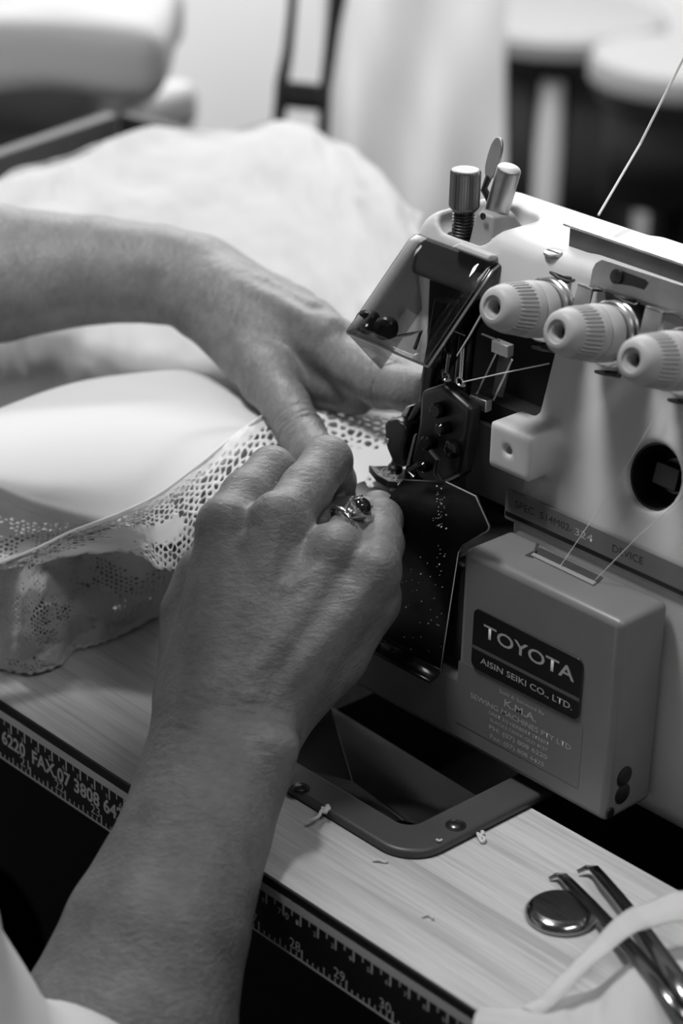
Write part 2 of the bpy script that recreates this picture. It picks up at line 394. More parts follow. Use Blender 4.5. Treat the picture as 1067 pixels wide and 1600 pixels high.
# ------------------------------------------------------------------ overlock machine
mach = thing('overlock_machine', 'cream and grey industrial overlock sewing machine with smoky needle guard and three tension knobs', 'sewing machine', (90, 200, -4))
ZT = 210.0
fl = Field((-72, 138, -8), (280, 246, 216), 1.25); P = fl.P
arm = sd_rbox(P, (108, 190, 180), (174, 42, 30), 12)
low = sd_rbox(P, (149, 190, 103), (132, 42, 107), 10)
d = smin(arm, low, 3)
lean = ((P - LP.astype(np.float32)) @ LN.astype(np.float32))
d = smax(d, lean, 6)
# vertical front below the lean
# recess at the needle side, bore, slot on the top
d = smax(d, -sd_rbox(P, (-45, 160, 141), (66+2, 26, 41), 7), 2.5)
hb = PL(1018, 745)
d = smax(d, -sd_cyl(P, hb, LN, 13.6, 24), 2.0)
d = smax(d, -sd_rbox(P, (-39.5, 189, 214), (17, 17.5, 14), 8), 2.0)
lug = sd_rbox(P, (25, 149, 136.5), (11.5, 9.5, 10.0), 1.5)
lugw = sd_cone(P, (30, 156, 141), (50, 160, 138), 3, 2)
d = smin(d, smin(lug, lugw, 6), 3)
d = smax(d, -sd_cyl(P, (24, 139, 136.5), (0, 1, 0), 1.9, 5), 0.5)
sk = PZ(864, 393, ZT)
d = smax(d, -sd_cyl(P, (sk[0], sk[1], ZT), (0, 0, 1), 4.2, 1.2), 0.5)
fl.d = d.astype(np.float32); V, Q = surface_nets(fl)
mesh_obj('body', V, Q, CREAM, mach, sharp=0)
del fl, P, d, arm, low, lean, lug, lugw
MB().box((17, 172, -90), (260, 240, -6)).build('base', BLACK, mach)
# inside of the round bore
b0 = hb - LN*20
bo = MB().lathe([(0, 13.4), (0.5, 13.4)], b0, LN, 40).build('bore_cap', BLACK, mach)
MB().lathe([(0, 8.5), (3, 8.3), (4.5, 7.2)], b0, LN, 36).build('shaft_end', DARKST, bo)
MB().obox(b0 + LN*8, (1, 0, 0), LU, LN, 6, 4.6, 3).build('shaft_square', mat('worn_iron', 0.05, 0.45, metal=0.6), bo, bevel=0.5)
MB().lathe([(0, 13.9), (16, 13.9), (16, 12.6), (0, 12.6)], b0, LN, 48, cap=False).build('bore_sleeve', BLACK, bo)
# screw in the top
s = MB().lathe([(0, 3.9), (0.9, 3.9), (1.2, 3.4)], (sk[0], sk[1], ZT-1.2), (0, 0, 1), 28).build('top_screw', BRUSH, mach)
MB().box((sk[0]-3.2, sk[1]-0.5, ZT-0.1), (sk[0]+3.2, sk[1]+0.5, ZT+0.1)).build('screw_slot', BLACKM, s)

# grey looper cover box
bx = [(-72, 8), (108, 8), (108, 99), (22.5, 99), (22.5, 40), (-72, 40)]
bxm = MB().prism([(x, 118, z) for x, z in bx], (0, 28.5, 0)); bxm.build('looper_cover', GREY, mach, bevel=3.2, seg=4)
# slot in its top: recess shade put in as dark slabs, with raised cream rail
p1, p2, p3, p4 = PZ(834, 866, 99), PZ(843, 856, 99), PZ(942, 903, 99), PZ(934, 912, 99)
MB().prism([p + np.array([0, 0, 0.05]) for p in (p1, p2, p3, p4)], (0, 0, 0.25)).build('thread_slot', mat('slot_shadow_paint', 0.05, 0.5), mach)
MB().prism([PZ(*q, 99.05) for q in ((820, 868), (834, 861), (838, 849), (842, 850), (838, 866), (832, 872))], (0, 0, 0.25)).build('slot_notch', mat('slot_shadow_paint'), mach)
q1, q2, q3, q4 = PZ(829, 869, 99), PZ(834, 866, 99), PZ(932, 912, 99), PZ(927, 916, 99)
MB().prism([q1, q2, q3, q4], (0, 0, 0.9)).build('slot_rail', CAST, mach, bevel=0.3)
for py_, px_, r in ((1213, 975, 4.4), (1240, 972, 4.4), (1270, 953, 2.4)):
    p = PX(px_, py_, 108)
    MB().lathe([(0, r), (0.35, r), (0.6, r*0.85), (0.65, r*0.4)], p, (1, 0, 0), 28).build('cover_screw', BLACK, mach)

# name plate
YB = 118.0 - 0.05
def on_box(px, py): return PY(px, py, YB)
tl, tr, br, bl2 = on_box(744, 951), on_box(915, 1031), on_box(904, 1123), on_box(735, 1042)
x0, x1 = (tl[0]+bl2[0])/2, (tr[0]+br[0])/2; z0, z1 = (bl2[2]+br[2])/2, (tl[2]+tr[2])/2
def rrect(x0, x1, z0, z1, r, n=6):
    pts = []
    for cx, cz, a in ((x1-r, z0+r, -90), (x1-r, z1-r, 0), (x0+r, z1-r, 90), (x0+r, z0+r, 180)): pts += arc(cx, cz, r, a, a+90, n)
    return pts
np_ = MB().prism([(x, YB, z) for x, z in rrect(x0, x1, z0, z1, 3.2)], (0, -0.7, 0)).build('name_plate', PLATE_DK, mach, bevel=0.25, seg=2)
YN = YB - 0.7
def fit_text(name, body, a, b, h, Y, m, parent, bold=0.0):
    pa, pb = PY(a[0], a[1], Y), PY(b[0], b[1], Y); zc = (pa[2]+pb[2])/2
    return text(name, body, ((pa[0], Y, zc-h/2), pb[0]-pa[0], h), XD, ZD, ND, m, parent, bold)
fit_text('lettering', 'TOYOTA', (755.5, 984), (897.5, 1057), 6.1, YN, PRINT, np_, 0.012)
fit_text('lettering', 'AISIN SEIKI CO., LTD.', (750.5, 1034), (894, 1104), 3.3, YN, PRINT, np_, 0.01)
pa = PY(820, 1051, YN)
MB().box((x0+0.5, YN-0.06, pa[2]-0.75), (x1-0.5, YN, pa[2]+0.75)).build('stripe', mat('plate_stripe', 0.10, 0.4), np_)
# service sticker
sa, sb = on_box(715, 1062), on_box(903, 1235)
st = MB().prism([(x, YB, z) for x, z in rrect(sa[0], sb[0], on_box(903, 1232)[2], z0-0.6, 0.8)], (0, -0.08, 0)).build('service_sticker', STICK, mach)
YS = YB - 0.08
for body, a, b, h, bold in (('Sold & Serviced By', (780, 1081), (850.5, 1115), 2.2, 0.01), ('K.M.A.', (788, 1098.5), (838, 1122.5), 3.3, 0.02), ('SEWING MACHINES PTY LTD', (735, 1087.5), (892, 1166.5), 2.5, 0.012),
                            ('UNIT 3/2 HERBERT STREET', (764, 1115), (858, 1161), 1.7, 0.012), ('SLACKS CREEK QLD 4127', (765.5, 1126), (855, 1171), 1.7, 0.012),
                            ('PH: (07) 808 6220', (764, 1138), (855, 1183), 2.8, 0.014), ('Fax: (07) 808 6425', (766, 1151), (850, 1195.5), 2.6, 0.01)):
    fit_text('lettering', body, a, b, h, YS, PRINT, st, bold)
# specification plate
YP = 147.2
za, zb = PY(792, 764, YP)[2], PY(786, 808, YP)[2]; xa = PY(789, 790, YP)[0]
sp = MB().prism([(x, YP, z) for x, z in rrect(xa, 200, zb, za, 1.0)], (0, 1.6, 0)).build('specification_plate', SPECG, mach)
zs = PY(787, 800, YP)[2]
MB().box((xa+0.4, YP-0.06, zs-1.0), (200, YP, zs+1.0)).build('stripe', PLATE_DK, sp)
fit_text('lettering', 'SPEC  514M02-', (805, 787), (894, 827), 3.2, YP, PRINTD, sp)
fit_text('lettering', '324', (898, 830), (926, 842), 3.2, YP, mat('stamped_silver', 0.6, 0.4), sp)
fit_text('lettering', 'DEVICE', (957, 856), (1005, 877), 3.2, YP, PRINTD, sp)

# polished black looper plate
pl = [PY(688, 1047, 116), PY(716.5, 862, 116), PY(723, 853, 116), PY(762, 829, 116), PY(764, 822, 116), PY(743, 775, 116), PY(697, 753, 116), (-12, 116, 118), (-30, 116, 92), (-34, 116, 40), (-2, 116, 39)]
pm = MB().prism(pl, (0, 1.4, 0)).build('looper_plate', GLOSSB, mach, bevel=0.5, seg=2)
zb_ = 40.0; rl = []
for i in range(9):
    t = math.radians(i*11); rl.append([(x, 116 - 7*(1-math.cos(t)), zb_ - 7*math.sin(t)*0.55) for x in (-33, 15)])
g = MB().grid(rl); g.build('rolled_edge', GLOSSB, pm, solid=1.0)
ed = MB().tube([PY(*p, 115.6) for p in ((688, 1049), (702, 955), (716, 864), (723, 852), (762, 829), (764, 822), (743, 775), (697, 753))], 0.28, 6).build('plate_edge', STEEL, pm)

# needle area: black liner added behind to darken the recess, bed and panels
MB().box((-62, 178, 88), (17, 186, 186)).build('recess_liner', BLACKM, mach)
MB().box((-70, 120, 42), (22, 232, 89)).build('bed', BLACK, mach, bevel=3)
gp = MB().box((-21.5, 164, 96), (17, 167, 130)); gp.build('guard_panel', mat('grey_panel_paint', 0.13, 0.4), mach, bevel=0.8)
MB().box((-21.5, 166, 130), (17, 178, 140)).build('panel_top', BLACKM, mach)
np2 = MB().box((-64, 122, 89), (16, 175, 91)).build('needle_plate', DARKST, mach, bevel=0.6)
def blob(name, pts_px, Y, depth, m, parent, bevel=1.0, seg=3):
    return MB().prism([PY(x, y, Y) for x, y in pts_px], (0, depth, 0)).build(name, m, parent, bevel=bevel, seg=seg)
zz = lambda pts, ox, oy, s: [(ox+x/s, oy+y/s) for x, y in pts]
lv = blob('presser_lever', zz([(258, 285), (300, 245), (380, 240), (455, 285), (490, 340), (492, 440), (462, 520), (452, 640), (478, 715), (440, 745), (350, 700), (330, 640), (290, 545), (264, 450), (268, 365)], 560, 620, 6.664), 140, 9, BLACK, mach, 1.6)
p = PY(605, 689, 139.9); MB().lathe([(0, 1.35), (0.5, 1.2)], p, (0, -1, 0), 20).build('lever_pin', BRUSH, lv)
# presser foot and shank
ft = MB().prism([PZ(*q, 96) for q in zz([(105, 790), (190, 880), (300, 945), (510, 965), (565, 830), (430, 790), (330, 770), (140, 775)], 560, 620, 6.664)], (0, 0, 2.6)).build('presser_foot', DARKST, mach, bevel=0.5)
MB().prism([PZ(*q, 97) for q in zz([(105, 782), (180, 800), (300, 905), (505, 940), (510, 968), (300, 950), (185, 885)], 560, 620, 6.664)], (0, 0, 3.4)).build('foot_rim', BLACK, ft, bevel=0.4)
p = PZ(617, 736, 100); MB().lathe([(0, 3.2), (2.6, 3.2), (3.6, 2.2), (5.2, 2.0)], p, (0.1, 0, 1), 20).build('foot_screw', DARKST, ft)
MB().cyl((-38, 150, 99), (-34, 160, 180), 5.0).build('presser_bar', GLOSSB, mach)
MB().cyl((-22, 158, 128), (-20, 160, 186), 4.0).build('needle_bar', GLOSSB, mach)
nc = MB().obox((-22, 156, 128), (1, 0, 0), (0, 1, 0), (0, 0, 1), 6.5, 5.5, 6).build('needle_clamp', GLOSSB, mach, bevel=1.2)
for dx in (-2.2, 2.2): MB().cyl((-22+dx, 153, 124), (-24+dx, 150, 94), 0.55, 0.3, 10).build('needle', STEEL, nc)
blob('knife_arm', [(655, 612), (690, 600), (735, 640), (728, 700), (720, 745), (690, 760), (668, 760), (650, 745), (640, 720), (652, 660)], 141, 8, BLACK, mach, 2.5)
for px, py, r, l in ((676, 690, 3.2, 5), (700, 668, 2.6, 6), (668, 728, 2.4, 4), (712, 700, 4.0, 3), (690, 640, 3.4, 4)):
    MB().lathe([(0, r), (l, r), (l+0.8, r*0.7)], PY(px, py, 141), (0.1, -1, 0.15), 20).build('clamp_screw', GLOSSB, mach)
MB().tube([PY(*q, 136) for q in ((672, 705), (684, 718), (681, 738), (688, 752))], 1.3, 8).build('thread_finger', DARKST, mach)
MB().tube([PY(*q, 136) for q in ((648, 745), (640, 735), (655, 725))], 1.2, 8).build('thread_finger', DARKST, mach)
blob('knife_strip', zz([(575, 400), (600, 385), (520, 715), (490, 725)], 560, 620, 6.664), 137.5, 1.2, BRUSH, mach, 0.3)
blob('lever_bracket', zz([(490, 105), (545, 95), (500, 210), (530, 290), (540, 345), (500, 400), (480, 330), (430, 250), (440, 180)], 560, 620, 6.664), 146, 4, BRUSH, mach, 0.6)
blob('lever_stop', zz([(560, 120), (650, 20), (720, 10), (735, 60), (640, 130), (520, 280), (500, 240)], 560, 620, 6.664), 142, 5, BLACK, mach, 1.0)
lp = MB().tube([PY(*q, 122) for q in ((628, 830), (640, 810), (648, 838), (636, 850), (626, 838))], 1.6, 8).build('looper_ring', GLOSSB, mach)
MB().tube([PY(*q, 124) for q in ((636, 858), (660, 872), (676, 880))], 1.3, 8).build('looper_arm', BRUSH, mach)
blob('looper_guard', [(655, 770), (690, 765), (694, 800), (688, 860), (660, 860), (646, 800)], 117.6, 3, GLOSSB, mach, 1.0)
# pale specks on the plate, most a painted sparkle line along its bend
for i in range(80):
    if i < 45: px, py = 687 + random.gauss(0, 5), random.choice((random.uniform(755, 830), random.uniform(755, 1000)))
    else: px, py = random.uniform(625, 690), random.uniform(870, 1020)
    c = PY(px, py, 115.8); r = random.uniform(0.08, 0.16)*(2.4 if random.random() < 0.15 else 1)
    MB().lathe([(-0.1, r), (0.2, r*0.8), (0.35, r*0.3)], c, (random.uniform(-.2, .2), -1, random.uniform(-.2, .2)), 7).build('sparkle_speck', mat('lint', 0.55, 0.9), pm)

# take-up guard of two clamps and wires in the recess
for px, py, hx, hz in ((785, 544, 4.6, 2.6), (751, 629, 4.8, 2.7)):
    c = PY(px, py, 150); tgo = MB().obox(c, (1, 0, 0), (0, 1, 0), (0, 0, 1), hx, 2.0, hz).build('takeup_clamp', STEEL, mach, bevel=0.4)
for a, b in (((775, 552), (745, 615)), ((800, 562), (771, 625))):
    MB().cyl(PY(*a, 150), PY(*b, 150), 0.45, n=10).build('guard_wire', STEEL, tgo)
blob('guard_leaf', [(779, 556), (799, 560), (784, 622), (768, 616)], 153, 0.8, DARKST, tgo, 0.2)
for a, b in (((702, 553), (698, 582)), ((723, 543), (720, 590))):
    t = MB().cyl(PY(*a, 143), PY(*b, 143), 1.0, 0.9, 12).build('takeup_lever', STEEL, mach)
    c = PY(b[0]-1, b[1]+6, 143); MB().tube([c + np.array([math.cos(k*math.pi/5), 0, math.sin(k*math.pi/5)])*1.9 for k in range(11)], 0.6, 8).build('eyelet', CHROME, t)
    MB().lathe([(0, 1.0), (0.8, 0.8)], c + np.array([2.6, -0.6, -0.6]), (0, -1, 0), 14).build('eyelet_stud', CHROME, t)
blob('needle_bracket', [(676, 552), (704, 520), (709, 552), (700, 580), (678, 588), (668, 572)], 160, 3, CAST, mach, 0.8)
MB().cyl(PY(706, 515, 155), PY(728, 524, 155), 0.5, n=8).build('guide_wire', STEEL, mach)
MB().cyl(PY(753, 522, 150), PY(780, 533, 150), 0.5, n=8).build('guide_wire', STEEL, mach)

# smoky needle guard, tilted out from the head
fcx0, fcx1 = -63.5, -14.5
fA = np.array([169.0, 200.0]); fB = np.array([131.0, 164.0])        # (y, z) of its top and bottom edge
tdir = (fB-fA)/np.linalg.norm(fB-fA); nin = np.array([-tdir[1], tdir[0]]) ; nin = -nin if nin[0] < 0 else nin
def fpt(x, s, dpt): q = fA + tdir*s + nin*dpt; return (x, q[0], q[1])
Lf = float(np.linalg.norm(fB-fA))
rows = []
for x, s, dp in ((0, 0, 0),): pass
fc = MB()
prof = [(-2, 14), (-2, 5), (0.5, 1.2), (4, 0)] + [(4+(Lf-4)*i/6, 0) for i in range(1, 7)]
fc.grid([[fpt(x, s, dp) for x in np.linspace(fcx0+0.5, fcx1-2.0, 6)] for s, dp in prof])
rside = [[fpt(fcx1-2.0+2.0*math.sin(a), s, dp + 2.0*(1-math.cos(a))) for a in np.linspace(0, math.pi/2, 5)] + [fpt(fcx1, s, max(dp+2, 14) if s < 10 else 12)] for s, dp in prof]
fc.grid(rside)
lside = [[fpt(fcx0+0.5-0.5*math.sin(a), s, dp + 0.5*(1-math.cos(a))) for a in np.linspace(0, math.pi/2, 5)] + [fpt(fcx0, s, max(dp+2, 14) if s < 10 else 14 + min(16, (s-10)*1.6))] for s, dp in prof]
fc.grid(lside)
fco = fc.build('needle_guard', SMOKY, mach, solid=1.6)
rim = MB()
rim.tube([fpt(fcx0-0.2, s, dp+1.0) for s, dp in prof], 0.7, 6)
rim.tube([fpt(x, -2.2, 6) for x in (fcx0, fcx1+1)], 1.3, 6)
rim.build('guard_rim', BLACK, fco)
MB().tube([fpt(fcx1-0.4, s, dp+0.6) for s, dp in prof[1:]], 0.8, 6).build('guard_edge', mat('edge_polish', 0.30, 0.12, metal=0.4), fco)
MB().tube([fpt(x, Lf+0.2, 0.6) for x in (fcx0, fcx1)], 0.6, 6).build('guard_lip', mat('edge_polish', 0.30, 0.12), fco)
MB().cyl(fpt(fcx1+2, -2, 9), fpt(fcx1+8, -2, 9), 3.2).build('guard_hinge', BLACK, fco)
MB().cyl(fpt(fcx1+1, 8, 11), fpt(fcx1+6, 8, 11), 2.2).build('guard_hinge', BLACK, fco)
for px, py, r in ((578, 502, 5.2), (606, 512, 5.0)):
    c = PY(px, py, 142); MB().lathe([(0, r), (4, r), (5, r*0.8), (5, r*0.35), (4, r*0.3)], c, (0.35, -1, 0.25), 28).build('clamp_screw', BLACK, mach)
MB().tube([PY(*q, 141) for q in ((612, 528), (640, 522), (658, 517), (648, 545))], 0.8, 8).build('guide_wire', STEEL, mach)
# light hinge pad above the guard
hp = [PL(702, 386, 5), PL(718, 378, 5), PL(768, 398, 5), PL(762, 409, 5)]
MB().prism(hp, LN*-5).build('hinge_pad', CREAM, mach, bevel=1.2)

# regulator screw, post, lever on the top
kx, ky = -45.5, 180.0
kz = PY(719, 322, ky); kt = PY(721, 262, ky)
rg = []
n = 72; zb0, zt0 = kz[2], kt[2]
kn = MB(); ring = []
def knurl(zv, r, dr): return [(kx + (r + (dr if k % 2 else -dr))*math.cos(2*math.pi*k/n), ky + (r + (dr if k % 2 else -dr))*math.sin(2*math.pi*k/n), zv) for k in range(n)]
lay = [knurl(zb0-1.6, 4.6, 0), knurl(zb0, 6.1, 0), knurl(zb0+0.8, 6.4, 0.16), knurl(zt0-1.2, 6.4, 0.16), knurl(zt0-0.3, 6.1, 0), knurl(zt0, 5.4, 0)]
kn.add([p for l in lay for p in l], [(i*n+k, i*n+(k+1) % n, (i+1)*n+(k+1) % n, (i+1)*n+k) for i in range(5) for k in range(n)] + [tuple(reversed(range(n))), tuple(range(5*n, 6*n))])
kno = kn.build('pressure_knob', mat('knurled_steel', 0.22, 0.36, metal=0.9), mach, sharp=20)
prof2 = []
z = 0.0
while z < zb0-1.6-199:
    prof2 += [(z, 4.1), (z+0.55, 4.9), (z+0.75, 4.9), (z+1.3, 4.1)]; z += 1.4
MB().lathe(prof2, (kx, ky, 199), (0, 0, 1), 32).build('screw_thread', DARKST, kno)
MB().box((-56, 172, 198), (-23, 206, 201.2)).build('slot_shade_floor', BLACK, mach)  # black slab stands in for the shade inside the slot
# cast block and its post
blk = [PY(740, 318, 186), PY(733, 353, 186), PY(773, 358, 186), PY(780, 330, 186)]
bz = MB()
z0_, z1_ = 200.0, 214.5
foot = [(-37.5, 175), (-25.5, 176), (-24, 184), (-24, 199), (-29, 204), (-42, 200), (-41, 186)]
topp = [(-36.5, 178), (-27.5, 179), (-27, 184), (-30, 194), (-33, 197), (-40.5, 196), (-39.5, 186)]
nb = len(foot)
bz.add([(x, y, z0_) for x, y in foot] + [(x, y, z1_ if i in (0, 1, 2, 5, 6) else z1_-3) for i, (x, y) in enumerate(topp)], [tuple(reversed(range(nb))), tuple(range(nb, 2*nb))] + [(i, (i+1) % nb, nb+(i+1) % nb, nb+i) for i in range(nb)])
bko = bz.build('post_block', CAST, mach, bevel=1.2)
c = PY(755, 338, 176.6); MB().lathe([(0, 1.5), (0.35, 1.5), (0.35, 1.0), (-0.2, 0.9)], c, (0, -1, 0.1), 24).build('grub_screw', BLACK, bko)
pb_ = np.array([-35.5, 189, 211.0]); ptp = PD(796, 261, float(np.linalg.norm(pb_-CAM))*0.987*0.995)
ptp = PY(796, 262, 189.0)
ax_ = _n(ptp-pb_); hL = float(np.linalg.norm(ptp-pb_))
MB().lathe([(-2, 5.2), (hL-0.9, 5.2), (hL-0.3, 4.8), (hL, 4.0)], pb_, ax_, 36).build('post', BRUSH, bko)
# flat oval lifting lever
lc = PY(770, 247, 198); nrm = _n((-0.25, -0.93, 0.25)); u_ = _n(np.cross((0, 0, 1), nrm)); v_ = np.cross(nrm, u_)
ov = [lc + u_*4.6*math.copysign(abs(math.cos(t))**0.85, math.cos(t)) + v_*9.0*math.copysign(abs(math.sin(t))**0.85, math.sin(t)) for t in np.linspace(0, 2*math.pi, 37)[:-1]]
lvo = MB().prism(ov, nrm*-1.3).build('release_lever', BRUSH, mach, bevel=0.3)
MB().tube([lc - v_*8 - nrm*0.7, lc - v_*14 - nrm*0.6 + u_*-1, (-40, 199, 203)], 1.6, 8).build('lever_stem', BLACK, lvo)
MB().tube([(-46, 199, 205), (-48, 201, 210), (-44, 202, 213), (-40, 201, 210)], 1.6, 8).build('lever_hook', DARKST, lvo)

# tension knobs
def knob(cx, pz):
    base = np.array([cx, 0, 0]) + np.array([0, 168.9, 190.0]) - LN*0 + LU*pz
    n = 60
    k = MB()
    k.lathe([(14, 10.8), (15, 11.5), (21.5, 11.5), (22.3, 11.0), (22.3, 10.4), (23, 11.1), (25, 11.1), (26.5, 10.8)], base, LN, 60)
    ob = k.build('tension_knob', KNOBG, mach, sharp=40)
    lay = []
    a = np.array([1.0, 0, 0]); b = np.cross(LN, a)
    def ringr(d_, f):
        return [base + LN*d_ + (a*math.cos(2*math.pi*i/144) + b*math.sin(2*math.pi*i/144))*f(i)*0.93 for i in range(144)]
    rib = lambda r, dr: (lambda i: r + (dr if i % 4 in (0, 1) else -dr))
    lay = [ringr(26.3, lambda i: 11.5), ringr(27, rib(11.2, 0.1)), ringr(28, rib(11.1, .45)), ringr(35.5, rib(10.3, .45)), ringr(36.8, rib(10.1, 0.05)), ringr(38, lambda i: 10.0), ringr(41, lambda i: 9.0), ringr(42.5, lambda i: 7.9), ringr(43.2, lambda i: 6.6), ringr(43.4, lambda i: 5.2), ringr(42.6, lambda i: 4.9), ringr(42.4, lambda i: 3.6), ringr(41.5, lambda i: 3.3), ringr(36, lambda i: 3.0)]
    m = MB(); m.add([p for l in lay for p in l], [(i*144+q, i*144+(q+1) % 144, (i+1)*144+(q+1) % 144, (i+1)*144+q) for i in range(len(lay)-1) for q in range(144)])
    m.build('dial_cap', KNOBG, ob, sharp=30)
    MB().lathe([(36, 3.2), (36.5, 3.2)], base, LN, 20).build('dial_bore', BLACKM, ob)
    MB().lathe([(7.5, 8), (8, 12.6), (9, 13.2), (9.6, 12.6), (10.2, 9), (11, 9), (11.6, 12.6), (12.4, 13.0), (13, 12.4), (13.4, 8)], base, LN, 48).build('tension_disc', STEEL, ob)
    MB().lathe([(-2, 7.5), (7.5, 7.5)], base, LN, 24).build('stud', DARKST, ob)
    # thread guides above and below
    for sgn, dd in ((1, 13.5), (-1, 16.0)):
        c0 = base + LU*sgn*dd
        pth = [c0 - LN*1, c0 + LN*4 + a*-1, c0 + LN*8 + a*-4 + LU*sgn*0.8, c0 + LN*9 + a*1, c0 + LN*7 + a*5 - LU*sgn*0.6, c0 + LN*3 + a*4]
        MB().tube(pth, 1.0, 8, flat=0.7).build('thread_guide', DARKST, ob)
    return ob
knob(22.9, 0); knob(57.0, 0); knob(94.5, 0); knob(130, 0)

# thread rail on the top
YR = 186.0
ra, rb = PY(893, 356, YR), PY(1067, 412, YR); rzt = (ra[2]+rb[2])/2; rx0 = PY(889, 372, YR)[0]
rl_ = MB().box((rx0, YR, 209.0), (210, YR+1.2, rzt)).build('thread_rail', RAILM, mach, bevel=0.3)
MB().box((rx0-2.5, YR-1.6, rzt), (210, YR+1.4, rzt+1.0)).build('rail_flange', STEEL, rl_, bevel=0.3)
# slotted guide bracket on the leaning face
of = 4.0
pts = [(921, 446), (925, 421), (930, 411), (940, 405), (1110, 459), (1110, 520), (1060, 497), (1046, 486), (1032, 480), (946, 452), (936, 448)]
bk = MB().prism([PL(x, y, of) for x, y in pts], -LN*1.5).build('guide_bracket', BRUSH, mach, bevel=0.3)
sl = [PL(x, y, of+0.05) for x, y in zz([(425, 570), (440, 530), (480, 515), (600, 560), (735, 610), (760, 640), (720, 700), (600, 665), (500, 650), (440, 630)], 880, 330, 5.706)]
MB().prism(sl, LN*0.15).build('bracket_slot', BLACK, bk)
MB().lathe([(0, 3.0), (1.2, 3.0), (1.6, 2.2)], PL(965, 432, of), LN, 20).build('bracket_screw', BLACK, bk)
def tabpc(a, b, drop):
    pa, pb = PL(*a, of), PL(*b, of); q = MB()
    o1 = LN*7
    q.prism([pa, pb, pb+o1, pa+o1], -LU*1.2)
    q.prism([pa+o1, pb+o1, pb+o1-LU*drop, pa+o1-LU*drop], -LN*1.2)
    q.build('bracket_tab', STEEL, bk, bevel=0.25)
tabpc((920, 443), (943, 452), 11); tabpc((1026, 478), (1054, 488), 13)
MB().prism([PL(x, y, 1.0) for x, y in ((945, 455), (1022, 484), (1015, 540), (950, 520))], -LN*1).build('bracket_back', DARKST, bk)

# ------------------------------------------------------------------ sewing threads
THR = mat('white_thread', 0.75, 0.6)
def thread(label, pts, r=0.28, group='white sewing threads on the machine'):
    pts = [np.array(p, float) for p in pts]
    return tag(MB().tube(pts, r, 6).build('sewing_thread', THR), label, 'thread', group)
thread('taut white thread rising from the machine top to the upper right corner', [PY(935, 336, 200), PD(1000, 225, 1000), PD(1067, 92, 985), PD(1130, -20, 970)], 0.55)
thread('white thread running from the take-up eyelet to the first tension knob', [PY(723, 597, 141), PY(785, 583, 141), PY(858, 568, 152)], 0.25)
thread('bright white thread slanting from the first knob nose down to the take-up lever', [PY(754, 488, 133), PY(735, 522, 138), PY(714, 556, 143)], 0.35)
thread('fine faint thread hanging from the second knob into the left of the cover slot', [PL(1030, 640, 4), PL(960, 760, 6), PZ(873, 888, 99)], 0.16)
thread('fine faint thread entering the right end of the cover slot', [PL(1120, 730, 8), PL(1000, 835, 8), PZ(928, 908, 99)], 0.16)

# ------------------------------------------------------------------ fabrics
def cloth_mat(name, g, transl=0.25, bump=(700, 0.25, 0.3), alpha=0.0, rough=0.9):
    m = bpy.data.materials.new(name); m.use_nodes = True; nt = m.node_tree; L = nt.links.new; out = nt.nodes['Material Output']; b = nt.nodes['Principled BSDF']
    b.inputs['Base Color'].default_value = (g, g, g, 1); b.inputs['Roughness'].default_value = rough; b.inputs['Specular IOR Level'].default_value = 0.2
    tc = nt.nodes.new('ShaderNodeTexCoord'); n = nt.nodes.new('ShaderNodeTexNoise'); n.inputs['Scale'].default_value = bump[0]; n.inputs['Detail'].default_value = 3
    L(tc.outputs['Object'], n.inputs['Vector']); bp = nt.nodes.new('ShaderNodeBump'); bp.inputs['Strength'].default_value = bump[1]; bp.inputs['Distance'].default_value = bump[2]*MM
    L(n.outputs['Fac'], bp.inputs['Height']); L(bp.outputs[0], b.inputs['Normal'])
    t = nt.nodes.new('ShaderNodeBsdfTranslucent'); t.inputs[0].default_value = (g, g, g, 1); mx = nt.nodes.new('ShaderNodeMixShader'); mx.inputs[0].default_value = transl
    L(b.outputs[0], mx.inputs[1]); L(t.outputs[0], mx.inputs[2]); last = mx
    if alpha:
        tr = nt.nodes.new('ShaderNodeBsdfTransparent'); m2 = nt.nodes.new('ShaderNodeMixShader'); m2.inputs[0].default_value = alpha
        L(mx.outputs[0], m2.inputs[1]); L(tr.outputs[0], m2.inputs[2]); last = m2
    L(last.outputs[0], out.inputs[0]); return m
COTTON = cloth_mat('white_cotton', 0.72, 0.15)
LACE = cloth_mat('white_lace_yarn', 0.9, 0.3)
SHEER = cloth_mat('sheer_white_ribbon', 0.80, 0.35, alpha=0.28)

def vnoise(x, y, seed=0):
    """smooth value noise, vectorised"""
    x = np.asarray(x, float); y = np.asarray(y, float); xi = np.floor(x); yi = np.floor(y); fx = x-xi; fy = y-yi
    h = lambda a, b: np.modf(np.abs(np.sin(a*127.1 + b*311.7 + seed*74.7)*43758.5453))[0]
    sx = fx*fx*(3-2*fx); sy = fy*fy*(3-2*fy)
    return (h(xi, yi)*(1-sx) + h(xi+1, yi)*sx)*(1-sy) + (h(xi, yi+1)*(1-sx) + h(xi+1, yi+1)*sx)*sy
def spline(pts, n):
    """Catmull-Rom through 3-D points, n samples evenly along the parameter"""
    P = np.array(pts, float); P = np.vstack([2*P[0]-P[1], P, 2*P[-1]-P[-2]]); out = []
    for t in np.linspace(0, len(pts)-1-1e-6, n):
        i = int(t); f = t-i; a, b, c, d = P[i:i+4]
        out.append(0.5*((2*b) + (c-a)*f + (2*a-5*b+4*c-d)*f*f + (3*b-a-3*c+d)*f**3))
    return np.array(out)
